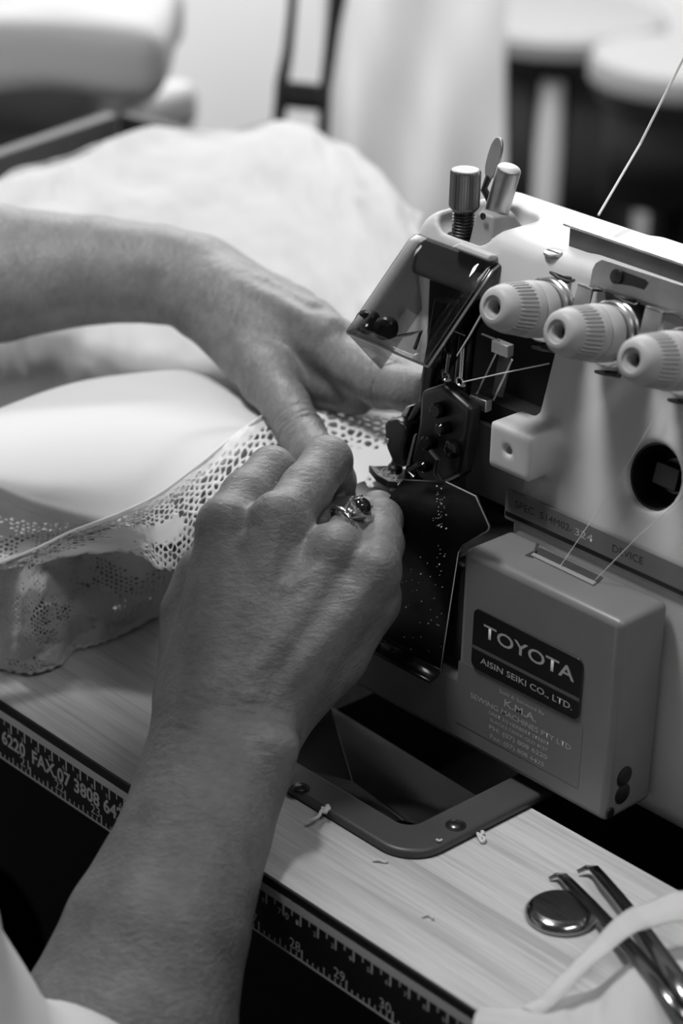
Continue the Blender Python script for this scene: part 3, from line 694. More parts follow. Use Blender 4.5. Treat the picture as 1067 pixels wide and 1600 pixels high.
class Sheet:
    """surface lofted through splines; rows = list of 3-D polylines"""
    def __init__(s, rows, nu=80, nv=40):
        R = np.array([spline(r, nu) for r in rows]); s.G = np.stack([spline(R[:, j], nv) for j in range(nu)], 1); s.nv, s.nu = nv, nu   # G[v][u]
    def at(s, u, v):
        u = np.clip(u, 0, 1)*(s.nu-1); v = np.clip(v, 0, 1)*(s.nv-1); i = np.minimum(u.astype(int), s.nu-2); j = np.minimum(v.astype(int), s.nv-2)
        fu = (u-i)[:, None]; fv = (v-j)[:, None]; G = s.G
        return (G[j, i]*(1-fu) + G[j, i+1]*fu)*(1-fv) + (G[j+1, i]*(1-fu) + G[j+1, i+1]*fu)*fv
    def normals(s):
        du = np.gradient(s.G, axis=1); dv = np.gradient(s.G, axis=0); n = np.cross(du, dv); return n/(np.linalg.norm(n, axis=2, keepdims=True)+1e-9)
    def displace(s, amp, fu, fv, seed=0, taper=None):
        V, U = np.meshgrid(np.arange(s.nv)/(s.nv-1), np.arange(s.nu)/(s.nu-1), indexing='ij')
        d = (vnoise(U*fu, V*fv, seed)-0.5)*2*amp + (vnoise(U*fu*2.7, V*fv*2.7, seed+3)-0.5)*amp*0.7
        if taper is not None: d *= taper(U, V)
        n = s.normals(); n = np.where(n[..., 2:3] < 0, -n, n); s.G = s.G + n*d[..., None]; return s
    def mesh(s, name, m, parent=None, solid=0.6):
        mb = MB(); mb.grid([[s.G[i, j] for j in range(s.nu)] for i in range(s.nv)]); return mb.build(name, m, parent, solid=solid, sharp=0)

def lace(name, sheet, Lu, Lv, cell, hole, m, parent=None, thick=0.5, seed=1):
    """honeycomb net of real holes laid on a sheet; hole(u, v, rnd) gives the open fraction 0..0.85"""
    rs = np.random.default_rng(seed); nx, ny = int(Lu/(cell*1.5)), int(Lv/(cell*math.sqrt(3)))
    jit = {}; V = []; Fc = []; vid = {}
    def corner(q, r, k):
        x = q*cell*1.5 + cell*math.cos(math.pi/3*k); y = (r + (q % 2)*0.5)*cell*math.sqrt(3) + cell*math.sin(math.pi/3*k)
        key = (round(x/cell*4), round(y/cell*4))
        if key not in vid:
            a = rs.uniform(-0.36, 0.36, 2)*cell; vid[key] = len(V); V.append((x + a[0], y + a[1]))
        return vid[key]
    for q in range(nx+1):
        for r in range(ny+1):
            cs = [corner(q, r, k) for k in range(6)]; P = np.array([V[c] for c in cs]); c = P.mean(0)
            if c[0] > Lu*1.003 or c[1] > Lv*1.003 or c[0] < -1 or c[1] < -1: continue
            f = hole(c[0]/Lu, c[1]/Lv, rs.random())
            if f <= 0.08:
                Fc.append(tuple(cs)); continue
            mid = [(P[k]+P[(k+1) % 6])/2 for k in range(6)]; inn = []; ring = []
            for k in range(6):
                ring += [cs[k]]
            base = len(V)
            for k in range(6):
                p = c + (P[k]-c)*f*0.90; V.append(tuple(p)); p = c + (mid[k]-c)*f*1.0; V.append(tuple(p))
            for k in range(6):
                k2 = (k+1) % 6
                Fc.append((cs[k], base+2*k+1, base+2*k)); Fc.append((cs[k], cs[k2], base+2*k+1)); Fc.append((cs[k2], base+2*k2, base+2*k+1))
    A = np.array(V); P3 = sheet.at(A[:, 0]/Lu, A[:, 1]/Lv)
    P3 = P3 + (vnoise(A[:, 0]/cell*0.9, A[:, 1]/cell*0.9, seed)[:, None]-0.5)*np.array([0, -0.4, 0.9])
    mb = MB(); mb.v = [tuple(p) for p in P3]; mb.f = Fc
    return mb.build(name, m, parent, solid=thick, sharp=0)

# crumpled white cloth heaped on the table behind the arm
far = [PZ(-90, 330, 92), PZ(0, 288, 96), PZ(90, 250, 98), PZ(185, 224, 100), PZ(330, 214, 102), PZ(440, 193, 104), PZ(520, 226, 100), PZ(600, 288, 96), PZ(655, 345, 88)]
near = [PZ(-90, 600, 60), PZ(0, 590, 62), PZ(90, 585, 62), PZ(185, 575, 62), PZ(300, 590, 60), PZ(420, 640, 60), PZ(520, 660, 62), PZ(600, 650, 66), PZ(650, 640, 70)]
rows = []
drop = [p + np.array([-25, 30, 0])*1.0 - np.array([0, 0, p[2]-1]) for p in far]
rows.append(drop); rows.append([p + np.array([-10, 12, -12]) for p in far]); rows.append(far)
for t in (0.25, 0.5, 0.75): rows.append([a*(1-t)+b*t + np.array([0, 0, 9*math.sin(math.pi*t)]) for a, b in zip(far, near)])
rows.append(near); rows.append([p + np.array([12, -14, -40]) for p in near])
sh = Sheet(rows, 150, 110).displace(6.5, 7, 5, 4, taper=lambda U, V: np.clip((V-0.1)*6, 0, 1)).displace(2.2, 19, 15, 9, taper=lambda U, V: np.clip((V-0.1)*6, 0, 1))
tag(sh.mesh('crumpled_cloth', cloth_mat('soft_white_cloth', 0.56, 0.15)), 'heap of crumpled white cloth on the table behind the upper arm', 'fabric')

# smooth white garment panel bulging in front of the hand
T0 = [PZ(-60, 668, 84), PZ(0, 640, 84), PZ(110, 602, 84), PZ(210, 586, 86), PZ(300, 582, 88), PZ(400, 600, 90)]
T1 = [PZ(-60, 720, 92), PZ(0, 690, 92), PZ(110, 665, 93), PZ(220, 650, 94), PZ(320, 650, 95), PZ(420, 655, 94)]
T2 = [PZ(-60, 735, 93), PZ(0, 735, 93), PZ(100, 745, 93), PZ(205, 735, 92), PZ(300, 695, 92), PZ(400, 670, 93)]
T3 = [PZ(-60, 740, 91), PZ(0, 759, 90), PZ(75, 785, 86), PZ(185, 804, 82), PZ(275, 768, 85), PZ(395, 690, 90)]
T4 = [p + np.array([-1.0, 1.5, -7.5]) for p in T3]
tm = [p + np.array([-9, 10, -14]) for p in T0]
tag(Sheet([tm, T0, T1, T2, T3, T4], 90, 60)  .mesh('white_garment', COTTON, None, 1.2), 'smooth bright white garment panel in front of the upper forearm', 'fabric')

# the lace being sewn: from the lower left edge, under the hands, to the presser foot
E_ = [PZ(-60, 905, 56), PZ(0, 889, 58), PZ(60, 881, 60), PZ(112, 869, 62), PZ(205, 863, 64), PZ(252, 891, 66), PZ(300, 890, 68), PZ(380, 868, 72), PZ(470, 830, 80), PZ(560, 800, 88), PZ(640, 778, 92)]
F_ = [PZ(-60, 900, 62), PZ(0, 881, 64), PZ(60, 857, 67), PZ(112, 832, 74), PZ(190, 802, 86), PZ(250, 772, 90), PZ(310, 728, 95), PZ(380, 672, 99), PZ(455, 630, 96), PZ(550, 634, 94), PZ(650, 650, 93)]
Mi = [a*0.5+b*0.5 + np.array([0, 0, 2.5]) for a, b in zip(E_, F_)]
ls = Sheet([F_, Mi, E_], 140, 40).displace(1.0, 16, 4, 2)
def h1(u, v, r):
    n = float(vnoise(u*13, v*3.4, 5)); b = 0.60 + 0.5*(r-0.5)
    if u > 0.62: b = 0.50 + 0.4*(r-0.5)
    if v < 0.10 or v > 0.94: return 0
    return b + 0.12 if n > 0.44 else (0.45*r if n > 0.30 else 0.0)
lc1 = lace('lace_edging', ls, 268, 58, 2.5, h1, LACE, thick=0.7, seed=3)
tag(lc1, 'bright openwork lace edging running under both hands to the presser foot', 'lace')
MB().tube(spline(F_, 90) + np.array([0, 0, 0.4]), 0.7, 6).build('cord_edge', LACE, lc1)
# a second, greyer lace layer behind its fold
G0 = [PZ(-60, 745, 66), PZ(0, 770, 66), PZ(70, 796, 66), PZ(140, 806, 66), PZ(200, 800, 68)]
G1 = [PZ(-60, 905, 52), PZ(0, 890, 54), PZ(60, 865, 58), PZ(120, 835, 62), PZ(200, 805, 66)]
def h2(u, v, r): return 0.0 if v < 0.3 or float(vnoise(u*7, v*4, 8)) < 0.35 else 0.6 + 0.3*(r-0.5)
tag(lace('lace_layer', Sheet([G0, [a*.5+b*.5 for a, b in zip(G0, G1)], G1], 50, 30), 70, 40, 1.5, h2, LACE, thick=0.5, seed=6), 'lace layer tucked below the white panel at the left edge', 'lace')
# lace hanging below onto the table, its shade put into darker yarn
H0 = [PZ(-60, 870, 50), PZ(0, 862, 52), PZ(35, 858, 58), PZ(75, 858, 58), PZ(105, 856, 54), PZ(150, 852, 50), PZ(210, 850, 58), PZ(280, 872, 60)]
H1 = [PZ(-60, 930, 34), PZ(0, 920, 34), PZ(35, 925, 46), PZ(70, 925, 46), PZ(95, 920, 38), PZ(150, 910, 30), PZ(210, 905, 36), PZ(278, 890, 42)]
H2 = [PZ(-60, 985, 16), PZ(0, 985, 18), PZ(35, 985, 30), PZ(70, 980, 28), PZ(105, 970, 20), PZ(150, 958, 15), PZ(205, 940, 18), PZ(274, 915, 26)]
H3 = [PZ(-60, 1020, 6), PZ(0, 1022, 8), PZ(40, 1024, 14), PZ(80, 1012, 12), PZ(112, 1000, 4), PZ(150, 992, 4), PZ(200, 968, 7), PZ(272, 930, 14)]
H4 = [PZ(-60, 1040, 1.5), PZ(0, 1044, 1.5), PZ(50, 1050, 3), PZ(95, 1036, 2.5), PZ(105, 1018, 1.5), PZ(150, 1006, 1.5), PZ(198, 986, 2), PZ(270, 945, 6)]
H5 = [p + np.array([-8, 14, 0]) for p in H4]
def floral(u, v):
    """petal shaped motifs repeated over the lace: positive inside a petal"""
    x, y = u*5.2, v*4.0; i, j = math.floor(x), math.floor(y); fx, fy = x-i-0.5, y-j-0.5; a = math.atan2(fy, fx); r = math.hypot(fx, fy)
    return 0.34*(0.72 + 0.28*math.cos(5*a + i*1.7 + j*2.3)) - r
def h3(u, v, r):
    n = float(vnoise(u*7, v*6, 21)); f = floral(u, v)
    if f > 0.03 or n < 0.40: return 0.0 if r < 0.9 else 0.25
    return 0.62 + 0.35*(r-0.5) if n > 0.62 else 0.28*r
dr = lace('lace_drape', Sheet([H0, H1, H2, H3, H4, H5], 90, 70).displace(2.4, 7, 4, 6, taper=lambda U, V: np.clip((0.85-V)*4, 0, 1)), 108, 84, 1.3, h3, cloth_mat('shaded_lace_yarn', 0.52, 0.2, bump=(260, 0.7, 0.8)), thick=0.5, seed=9)
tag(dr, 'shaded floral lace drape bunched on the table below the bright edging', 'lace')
o_ = np.array([-22, 26, -8.0]); Sheet([[p + o_ for p in H0], [p + o_ for p in H1], [p + o_ + [0, 0, 3] for p in H2], [p*[1, 1, 0] + o_*[1, 1, 0] + [0, 0, 2.0] for p in H3]], 50, 30).mesh('dark_backing', cloth_mat('grey_backing', 0.22, 0.0), dr, 0.5)  # grey sheet added for the shade seen through the lace holes
MB().tube([p + np.array([0, 0, 0.5 + 0.5*math.sin(i*1.1)]) for i, p in enumerate(spline(H4, 120))], [0.9 + 0.5*math.sin(i*0.9)**2 for i in range(120)], 6).build('scalloped_hem', cloth_mat('shaded_lace_hem', 0.52, 0.2, bump=(260, 0.7, 0.8)), dr)

# ------------------------------------------------------------------ the seamstress
def skin_mat(name, axes, scl):
    """axes: three directions, scl: wrinkle frequency along each (per metre)"""
    m = bpy.data.materials.new(name); m.use_nodes = True; nt = m.node_tree; L = nt.links.new; b = nt.nodes['Principled BSDF']
    b.inputs['Roughness'].default_value = 0.46; b.inputs['Specular IOR Level'].default_value = 0.4
    b.inputs['Subsurface Weight'].default_value = 0.10; b.inputs['Subsurface Radius'].default_value = (1, 1, 1); b.inputs['Subsurface Scale'].default_value = 0.002
    tc = nt.nodes.new('ShaderNodeTexCoord'); cb = nt.nodes.new('ShaderNodeCombineXYZ')
    for i in range(3):
        dt = nt.nodes.new('ShaderNodeVectorMath'); dt.operation = 'DOT_PRODUCT'; dt.inputs[1].default_value = tuple(float(c)*scl[i] for c in axes[i])
        L(tc.outputs['Object'], dt.inputs[0]); L(dt.outputs['Value'], cb.inputs[i])
    n0 = nt.nodes.new('ShaderNodeTexNoise'); n0.inputs['Scale'].default_value = 70; n0.inputs['Detail'].default_value = 6; n0.inputs['Roughness'].default_value = 0.65; L(tc.outputs['Object'], n0.inputs['Vector'])
    n1 = nt.nodes.new('ShaderNodeTexNoise'); n1.inputs['Scale'].default_value = 1.0; n1.inputs['Detail'].default_value = 5; n1.inputs['Distortion'].default_value = 0.5; L(cb.outputs[0], n1.inputs['Vector'])
    n2 = nt.nodes.new('ShaderNodeTexNoise'); n2.inputs['Scale'].default_value = 900; n2.inputs['Detail'].default_value = 3; L(tc.outputs['Object'], n2.inputs['Vector'])
    mx = nt.nodes.new('ShaderNodeMath'); mx.operation = 'MULTIPLY_ADD'; mx.inputs[1].default_value = 0.5; L(n1.outputs['Fac'], mx.inputs[0]); L(n0.outputs['Fac'], mx.inputs[2])
    r = nt.nodes.new('ShaderNodeMapRange'); r.inputs['From Min'].default_value = 0.5; r.inputs['From Max'].default_value = 1.0; r.inputs['To Min'].default_value = 0.128; r.inputs['To Max'].default_value = 0.215
    L(mx.outputs[0], r.inputs[0]); L(r.outputs[0], b.inputs['Base Color'])
    ad = nt.nodes.new('ShaderNodeMath'); ad.operation = 'MULTIPLY_ADD'; ad.inputs[1].default_value = 0.30; L(n2.outputs['Fac'], ad.inputs[0]); L(n1.outputs['Fac'], ad.inputs[2])
    bp = nt.nodes.new('ShaderNodeBump'); bp.inputs['Strength'].default_value = 0.6; bp.inputs['Distance'].default_value = 0.0010
    L(ad.outputs[0], bp.inputs['Height']); L(bp.outputs[0], b.inputs['Normal'])
    return m
SKIN = skin_mat('skin_right_arm', ((0.68, 0.73, 0), (-0.6, 0.56, 0.57), (0.42, -0.39, 0.82)), (230, 460, 460))
SKIN2 = skin_mat('skin_left_arm', ((0.74, 0.62, -0.2), (0, 0.3, 0.95), (0.65, -0.72, 0.2)), (480, 200, 230))
person = thing('person', 'person in white shirt guiding lace with both hands, ring on the right hand', 'person', (-200, -330, FLOOR_Z+300))

def J(px, py, d, r): return (PD(px, py, d), r)
def bbox(pts): 
    a = np.array([p for p, r in pts]); r = max(r for p, r in pts); return a.min(0)-r, a.max(0)+r
def chain(fld, pts, k, kin=2.5, into=None):
    """tapered capsules joined end to end, blended into the field with width k"""
    lo, hi = bbox(pts); sl = fld.sub(lo, hi, k+4); P = fld.P[sl]; d = None
    for (a, ra), (b, rb) in zip(pts[:-1], pts[1:]):
        c = sd_cone(P, a, b, ra, rb); d = c if d is None else smin(d, c, kin)
    base = fld.d if into is None else into
    return sl, d
def blend(fld, pts, k, kin=2.5):
    sl, d = chain(fld, pts, k, kin); fld.d[sl] = smin(fld.d[sl], d, k)
def carve(fld, pts, k):
    sl, d = chain(fld, pts, k); fld.d[sl] = smax(fld.d[sl], -d, k)
def fingers(fld, fs, k):
    palm = fld.d.copy(); out = fld.d
    for pts in fs:
        lo, hi = bbox(pts); sl = fld.sub(lo, hi, k+4); P = fld.P[sl]; d = None
        for (a, ra), (b, rb) in zip(pts[:-1], pts[1:]):
            c = sd_cone(P, a, b, ra, rb); d = c if d is None else smin(d, c, 3.0)
        out[sl] = np.minimum(out[sl], smin(palm[sl], d, k))

def grooves(fld, c, axis, dorsal, R, ts, depth, width, bow=0.0, wob=0.0, seed=0):
    """skin folds: shallow furrows across a limb, bowed and wavy, fading towards the sides"""
    c = np.array(c); axis = _n(axis); dorsal = _n(np.array(dorsal) - axis*(np.array(dorsal) @ axis)); lat = np.cross(axis, dorsal)
    sl = fld.sub(c-R, c+R, 2); p = fld.P[sl] - c.astype(np.float32); t = p @ axis.astype(np.float32); s = p @ lat.astype(np.float32); q = p @ dorsal.astype(np.float32)
    fade = np.clip(1.4 - np.sqrt((p*p).sum(-1))/R*1.4, 0, 1)*np.clip(q/4 + 0.6, 0, 1); add = np.zeros_like(t)
    for i, t0 in enumerate(ts):
        tt = t - t0 + bow*s*s + wob*np.sin(s*0.33 + i*2.1 + seed) + wob*0.6*np.sin(s*0.9 + i*1.3)
        add += depth*(0.7 + 0.3*math.sin(i*2.7 + seed))*np.exp(-(tt/width)**2)
    fld.d[sl] += (add*fade).astype(np.float32)
def right_arm():
    allp = [PD(x, y, d) for x, y, d in ((350, 640, 990), (650, 760, 960), (230, 1000, 990), (560, 780, 1060), (640, 900, 940), (460, 1150, 930), (240, 1100, 960), (0, 1700, 890), (400, 1700, 870), (150, 1800, 900), (380, 1500, 890), (60, 1500, 930))]
    a = np.array(allp); lo, hi = a.min(0)-14, a.max(0)+14
    f = Field(lo, hi, 1.15)
    # forearm: radius and ulna side
    blend(f, [J(306, 1150, 944, 18.5), J(276, 1300, 918, 22.5), J(217, 1455, 903, 29), J(165, 1610, 893, 35), J(95, 1800, 880, 41)], 10)
    blend(f, [J(398, 1165, 944, 17.5), J(338, 1300, 920, 21.5), J(280, 1455, 905, 27), J(230, 1610, 895, 34), J(170, 1800, 882, 40)], 14)
    blend(f, [J(350, 1120, 946, 20), J(345, 1200, 938, 21)], 10)
    blend(f, [J(432, 1165, 928, 8.5), J(420, 1185, 930, 8)], 10)                      # ulnar head
    # palm and metacarpals
    for b, m_ in ((J(306, 1095, 950, 15), J(352, 822, 968, 11)), (J(340, 1085, 947, 15), J(440, 818, 964, 11.5)), (J(378, 1090, 947, 15), J(522, 862, 960, 10.5)), (J(415, 1105, 950, 14.5), J(585, 893, 957, 10))):
        blend(f, [b, m_], 9)
    blend(f, [J(330, 900, 985, 14), J(450, 900, 985, 15), J(570, 930, 975, 12)], 12)
    blend(f, [J(330, 1000, 978, 15), J(440, 1010, 975, 16), J(500, 1010, 972, 14)], 12)
    blend(f, [J(428, 1120, 962, 15), J(510, 1020, 975, 16.5), J(572, 940, 972, 12)], 12)  # heel of the hand, little finger side
    blend(f, [J(300, 1080, 962, 15), J(302, 960, 985, 12.5), J(335, 880, 1000, 11)], 10)      # ball of the thumb
    blend(f, [J(505, 825, 996, 8), J(540, 806, 1012, 8)], 6)
    fingers(f, [
        [J(352, 822, 968, 11), J(385, 775, 985, 10.6), J(424, 734, 1002, 9.8), J(452, 752, 1026, 8.6), J(475, 775, 1046, 7.4)],
        [J(440, 818, 964, 11.5), J(478, 765, 984, 10.8), J(512, 720, 1000, 10.2), J(522, 752, 1026, 9.2), J(528, 775, 1048, 8)],
        [J(522, 862, 960, 10.5), J(548, 834, 978, 9.6), J(568, 812, 994, 9.2), J(564, 806, 1022, 8.2), J(552, 806, 1044, 7.4)],
        [J(585, 893, 957, 10), J(595, 850, 970, 9.2), J(596, 812, 985, 8.6), J(590, 795, 1012, 7.4), J(582, 798, 1032, 6.6)],
        [J(302, 960, 985, 12.5), J(365, 830, 1020, 10.8), J(440, 775, 1042, 9.2), J(470, 770, 1050, 8)],
    ], 5.0)
    # knuckles, tendons, veins on the back
    for x, y, d, r in ((424, 800, 957, 6.5), (524, 852, 952, 6.2), (345, 815, 962, 6), (590, 880, 950, 5.5)):
        blend(f, [J(x, y, d, r), J(x+3, y-3, d, r)], 7)
    for pts in (((372, 1080, 934), (405, 950, 947), (425, 830, 953)), ((392, 1085, 934), (470, 950, 944), (520, 875, 951)), ((350, 1080, 935), (352, 950, 951), (345, 845, 958)), ((420, 1095, 937), (530, 965, 946), (580, 905, 949))):
        blend(f, [J(x, y, d, 2.3) for x, y, d in pts], 6)
    for pts in (((300, 1010, 943), (345, 930, 950), (362, 862, 957), (395, 838, 954)), ((395, 1050, 933), (430, 1000, 939), (452, 920, 946), (500, 890, 948)), ((540, 1000, 952), (560, 930, 951), (590, 905, 948))):
        blend(f, [J(x, y, d, 1.5) for x, y, d in pts], 4)
    for pts in (((442, 792, 964), (452, 775, 970), (470, 757, 977)),):
        carve(f, [J(x, y, d, 1.0) for x, y, d in pts], 5)
    grooves(f, PD(345, 1130, 932), PD(300, 1310, 919)-PD(400, 950, 950), -ray(350, 1130), 40, [k*4.6 for k in range(-6, 6)], 0.5, 1.0, 0.003, 0.9, 5)
    grooves(f, PD(470, 765, 980), PD(512, 720, 1000)-PD(440, 818, 964), -ray(480, 760), 18, (-5, -2, 1, 4), 0.45, 0.9, 0.01, 0.4, 7)
    V, Q = surface_nets(f); return V, Q
def left_arm():
    allp = [PD(x, y, d) for x, y, d in ((-320, 300, 1220), (-320, 640, 1190), (690, 540, 1100), (690, 660, 1020), (520, 800, 1020), (300, 340, 1230), (560, 480, 1190), (450, 700, 1030))]
    a = np.array(allp); lo, hi = a.min(0)-16, a.max(0)+16
    f = Field(lo, hi, 1.0)
    blend(f, [J(310, 425, 1166, 18), J(250, 414, 1172, 19.5), J(150, 410, 1178, 22.5), J(0, 401, 1186, 25.5), J(-300, 395, 1205, 33)], 8)
    blend(f, [J(300, 458, 1160, 17), J(250, 444, 1165, 19), J(150, 434, 1170, 22), J(0, 452, 1176, 26), J(-300, 470, 1195, 36)], 14)
    # hand
    for b, m_ in ((J(325, 455, 1156, 16), J(512, 535, 1098, 11.5)), (J(322, 440, 1164, 16), J(488, 507, 1118, 11)), (J(318, 426, 1172, 15), J(462, 484, 1142, 10)), (J(315, 420, 1180, 13), J(438, 470, 1162, 9.5))):
        blend(f, [b, m_], 9)
    blend(f, [J(330, 480, 1150, 18), J(400, 560, 1118, 15.5), J(420, 592, 1102, 13)], 12)      # ball of the thumb
    blend(f, [J(360, 480, 1146, 16), J(440, 530, 1122, 13.5)], 10)
    blend(f, [J(440, 560, 1128, 13), J(505, 598, 1106, 12), J(556, 616, 1092, 10)], 8)              # fingers folded under
    blend(f, [J(395, 540, 1126, 12), J(445, 552, 1112, 8)], 9)                                   # web
    fingers(f, [
        [J(512, 535, 1098, 11.5), J(555, 575, 1082, 11), J(597, 601, 1068, 10.6), J(642, 610, 1052, 9.8), J(680, 610, 1040, 8.6)],
        [J(488, 507, 1118, 11), J(535, 540, 1100, 10.5), J(582, 568, 1086, 10), J(630, 592, 1068, 9.2), J(662, 602, 1054, 8)],
        [J(462, 484, 1142, 10), J(548, 545, 1108, 9.5), J(615, 592, 1082, 8)],
        [J(438, 470, 1162, 9.5), J(515, 535, 1130, 8.6), J(590, 590, 1100, 7)],
        [J(420, 592, 1102, 13), J(447, 635, 1083, 11), J(470, 676, 1066, 10.6), J(492, 710, 1050, 9.8), J(514, 738, 1040, 8.6)],
    ], 6.0)
    blend(f, [J(508, 508, 1092, 5), J(514, 512, 1090, 5)], 7)      # knuckle
    for pts in (((340, 440, 1142), (430, 470, 1112), (505, 512, 1088)), ((345, 425, 1150), (420, 445, 1128), (485, 480, 1107))):
        blend(f, [J(x, y, d, 2.2) for x, y, d in pts], 6)
    blend(f, [J(350, 500, 1133, 2.4), J(400, 560, 1104, 2.4), J(440, 620, 1077, 2.4)], 7)
    toc = -ray(450, 600)
    tb_, ti_, tt_ = PD(447, 635, 1083), PD(470, 676, 1066), PD(492, 710, 1050)
    grooves(f, ti_, tt_-tb_, toc, 15, (-6.5, -3.2, 0.2, 3.6, 6.5), 3.2, 0.9, 0.028, 0.35, 1)
    grooves(f, PD(345, 500, 1140), PD(430, 610, 1090)-PD(290, 440, 1165), toc, 52, [k*3.6 for k in range(-11, 12)], 0.42, 0.9, 0.004, 0.9, 2)   # fine folds round the bent wrist
    grooves(f, PD(600, 602, 1066), PD(642, 610, 1052)-PD(555, 575, 1082), toc, 16, (-2.8, 0.5, 3.6), 2.0, 0.9, 0.01, 0.3, 3)
    V, Q = surface_nets(f); return V, Q
V1, Q1 = right_arm(); V2, Q2 = left_arm()
# trunk, upper arms, neck and head (outside the picture), coarser but the same skin
elR, elL = PD(130, 1800, 881), PD(-300, 432, 1200)
dR = _n(elR - PD(300, 1310, 919)); elR = elR + dR*60; dL = _n(elL - PD(0, 428, 1181)); elL = elL + dL*20
shR, shL = np.array([-45, -205, 185.0]), np.array([-380, -190, 205.0])
pel, chest, neck, head = np.array([-215, -330, -300.0]), np.array([-212, -225, 90.0]), np.array([-185, -155, 295.0]), np.array([-140, -72, 420.0])
f = Field((-520, -480, -420), (160, 130, 560), 7.0)
blend(f, [(PD(130, 1800, 881), 38), (elR, 40), (shR, 52)], 20); blend(f, [(PD(-300, 432, 1200), 34), (elL, 38), (shL, 50)], 20)
blend(f, [(pel + [-70, 0, 0], 105), (chest + [-75, 0, 0], 90)], 60); blend(f, [(pel + [70, 0, 0], 105), (chest + [75, 0, 0], 90)], 60)
blend(f, [(shL, 52), (chest + [0, 10, 110], 66), (shR, 52)], 50); blend(f, [(chest + [0, 10, 110], 60), (neck, 46), (head + [0, -20, -60], 46)], 24)
blend(f, [(head, 74), (head + [4, 6, 20], 76)], 20); blend(f, [(head + [12, 40, -50], 40), (head + [14, 46, -62], 34)], 24)
blend(f, [(head + [16, 78, -10], 9), (head + [18, 92, -28], 10)], 10)
for s in (-1, 1): blend(f, [(head + [s*74, -5, -5], 12), (head + [s*76, -8, -28], 8)], 8)
V3, Q3 = surface_nets(f); del f
V = np.vstack([V1, V2, V3]); Q = np.vstack([Q1, Q2+len(V1), Q3+len(V1)+len(V2)])
body = mesh_obj('body', V, Q, [SKIN, SKIN2], person, sharp=0)
if len(body.data.polygons) == len(Q):
    mi = np.zeros(len(Q), np.int32); mi[len(Q1):len(Q1)+len(Q2)] = 1; body.data.polygons.foreach_set('material_index', mi)
else: print('polygon count changed', len(body.data.polygons), len(Q))
# shirt: a looser shell around trunk and upper arms, sleeves ending below the elbows
f = Field((-540, -540, -420), (200, 120, 330), 6.0)
blend(f, [(PD(110, 1752, 868), 46), (elR, 50), (shR, 58)], 24); blend(f, [(PD(-200, 430, 1195), 44), (elL, 50), (shL, 60)], 24)
blend(f, [(pel + [-70, 0, 0], 118), (chest + [-75, 0, 0], 104)], 60); blend(f, [(pel + [70, 0, 0], 118), (chest + [75, 0, 0], 104)], 60)
blend(f, [(shL, 60), (chest + [0, 10, 110], 78), (shR, 60)], 50)
pp = f.P; f.d += ((np.sin(pp[..., 2]*0.09 + pp[..., 0]*0.05)*np.sin(pp[..., 1]*0.07 + 1.0))*3.0).astype(np.float32)
Vs, Qs = surface_nets(f); del f, pp
mesh_obj('shirt', Vs, Qs, COTTON, person, sharp=0)
f = Field((-420, -470, -520), (60, 260, -180), 7.0)
blend(f, [(pel + [-70, 0, -20], 112), (pel + [70, 0, -20], 112)], 40)
blend(f, [(pel + [-85, 20, -40], 92), (np.array([-330, 70, -280]), 68), (np.array([-330, 70, -480]), 55)], 30); blend(f, [(pel + [85, 20, -40], 92), (np.array([-70, 40, -270]), 70), (np.array([-60, 60, -480]), 55)], 30)
Vt, Qt = surface_nets(f); del f
mesh_obj('trousers', Vt, Qt, mat('dark_trouser_cloth', 0.012, 0.9, bump=(300, 0.3, 0.4), spec=0.0), person, sharp=0)
f = Field((-265, -205, 300), (-15, 65, 550), 5.0)
blend(f, [(head + [0, -16, 10], 86), (head + [0, -20, -20], 82)], 20); fq = sd_rbox(f.P, head + [0, 70, -50], (90, 62, 78), 30); f.d = smax(f.d, -fq, 16).astype(np.float32)
Vh, Qh = surface_nets(f); del f
mesh_obj('hair', Vh, Qh, mat('dark_hair', 0.04, 0.5, bump=(180, 0.5, 2.0), stretch=(1, 1, 0.2)), person, sharp=0)
# seat under the person
stl = thing('work_stool', 'dark padded work stool the person sits on', 'stool', (-215, -380, FLOOR_Z))
MB().lathe([(0, 170), (10, 185), (45, 185), (60, 165)], (-215, -360, -505), (0, 0, 1), 36).build('seat', BLACK, stl)
MB().cyl((-215, -360, FLOOR_Z+20), (-215, -360, -505), 25).build('post', BRUSH, stl)
MB().lathe([(0, 210), (15, 205), (30, 40)], (-215, -360, FLOOR_Z), (0, 0, 1), 36).build('base', BLACK, stl)

# ring on the right ring finger
rc = PD(543, 832, 974); rax = _n(ROT @ _n([0.86, -0.42, 0.30])); va = _n(np.cross(rax, ROT @ [0, 0, 1])); vb = np.cross(rax, va)
rg = MB().tube([rc + (va*math.cos(t) + vb*math.sin(t))*11.6 for t in np.linspace(0, 2*math.pi, 49)], 1.25, 10, flat=0.8).build('ring', CHROME, person)
rg['label'] = 'silver ring with a dark domed stone'
sc = PD(563, 793, 968); toc = _n(CAM - sc); upv = _n(PD(566, 770, 966) - PD(560, 800, 966)); sx_ = np.cross(upv, toc); nst = _n(toc*0.45 + upv*0.65 + sx_*0.5)
MB().lathe([(-5, 3.4), (-1.5, 4.8), (0.2, 5.2), (1.2, 4.9), (1.4, 4.2)], sc, nst, 32).build('setting', STEEL, rg)
MB().lathe([(0.6, 4.5), (1.8, 4.2), (3.0, 3.4), (3.8, 2.2), (4.1, 0.6)], sc, nst, 32).build('stone', mat('dark_stone', 0.015, 0.08, spec=0.8), rg)
for k in range(5):
    t = 2*math.pi*k/5; e1 = _n(np.cross(nst, [0.3, 0.2, 0.9])); e2 = np.cross(nst, e1)
    MB().lathe([(0, 0.9), (1.4, 0.9), (2.2, 0.5)], sc + (e1*math.cos(t)+e2*math.sin(t))*5.2, nst, 10).build('claw', STEEL, rg)

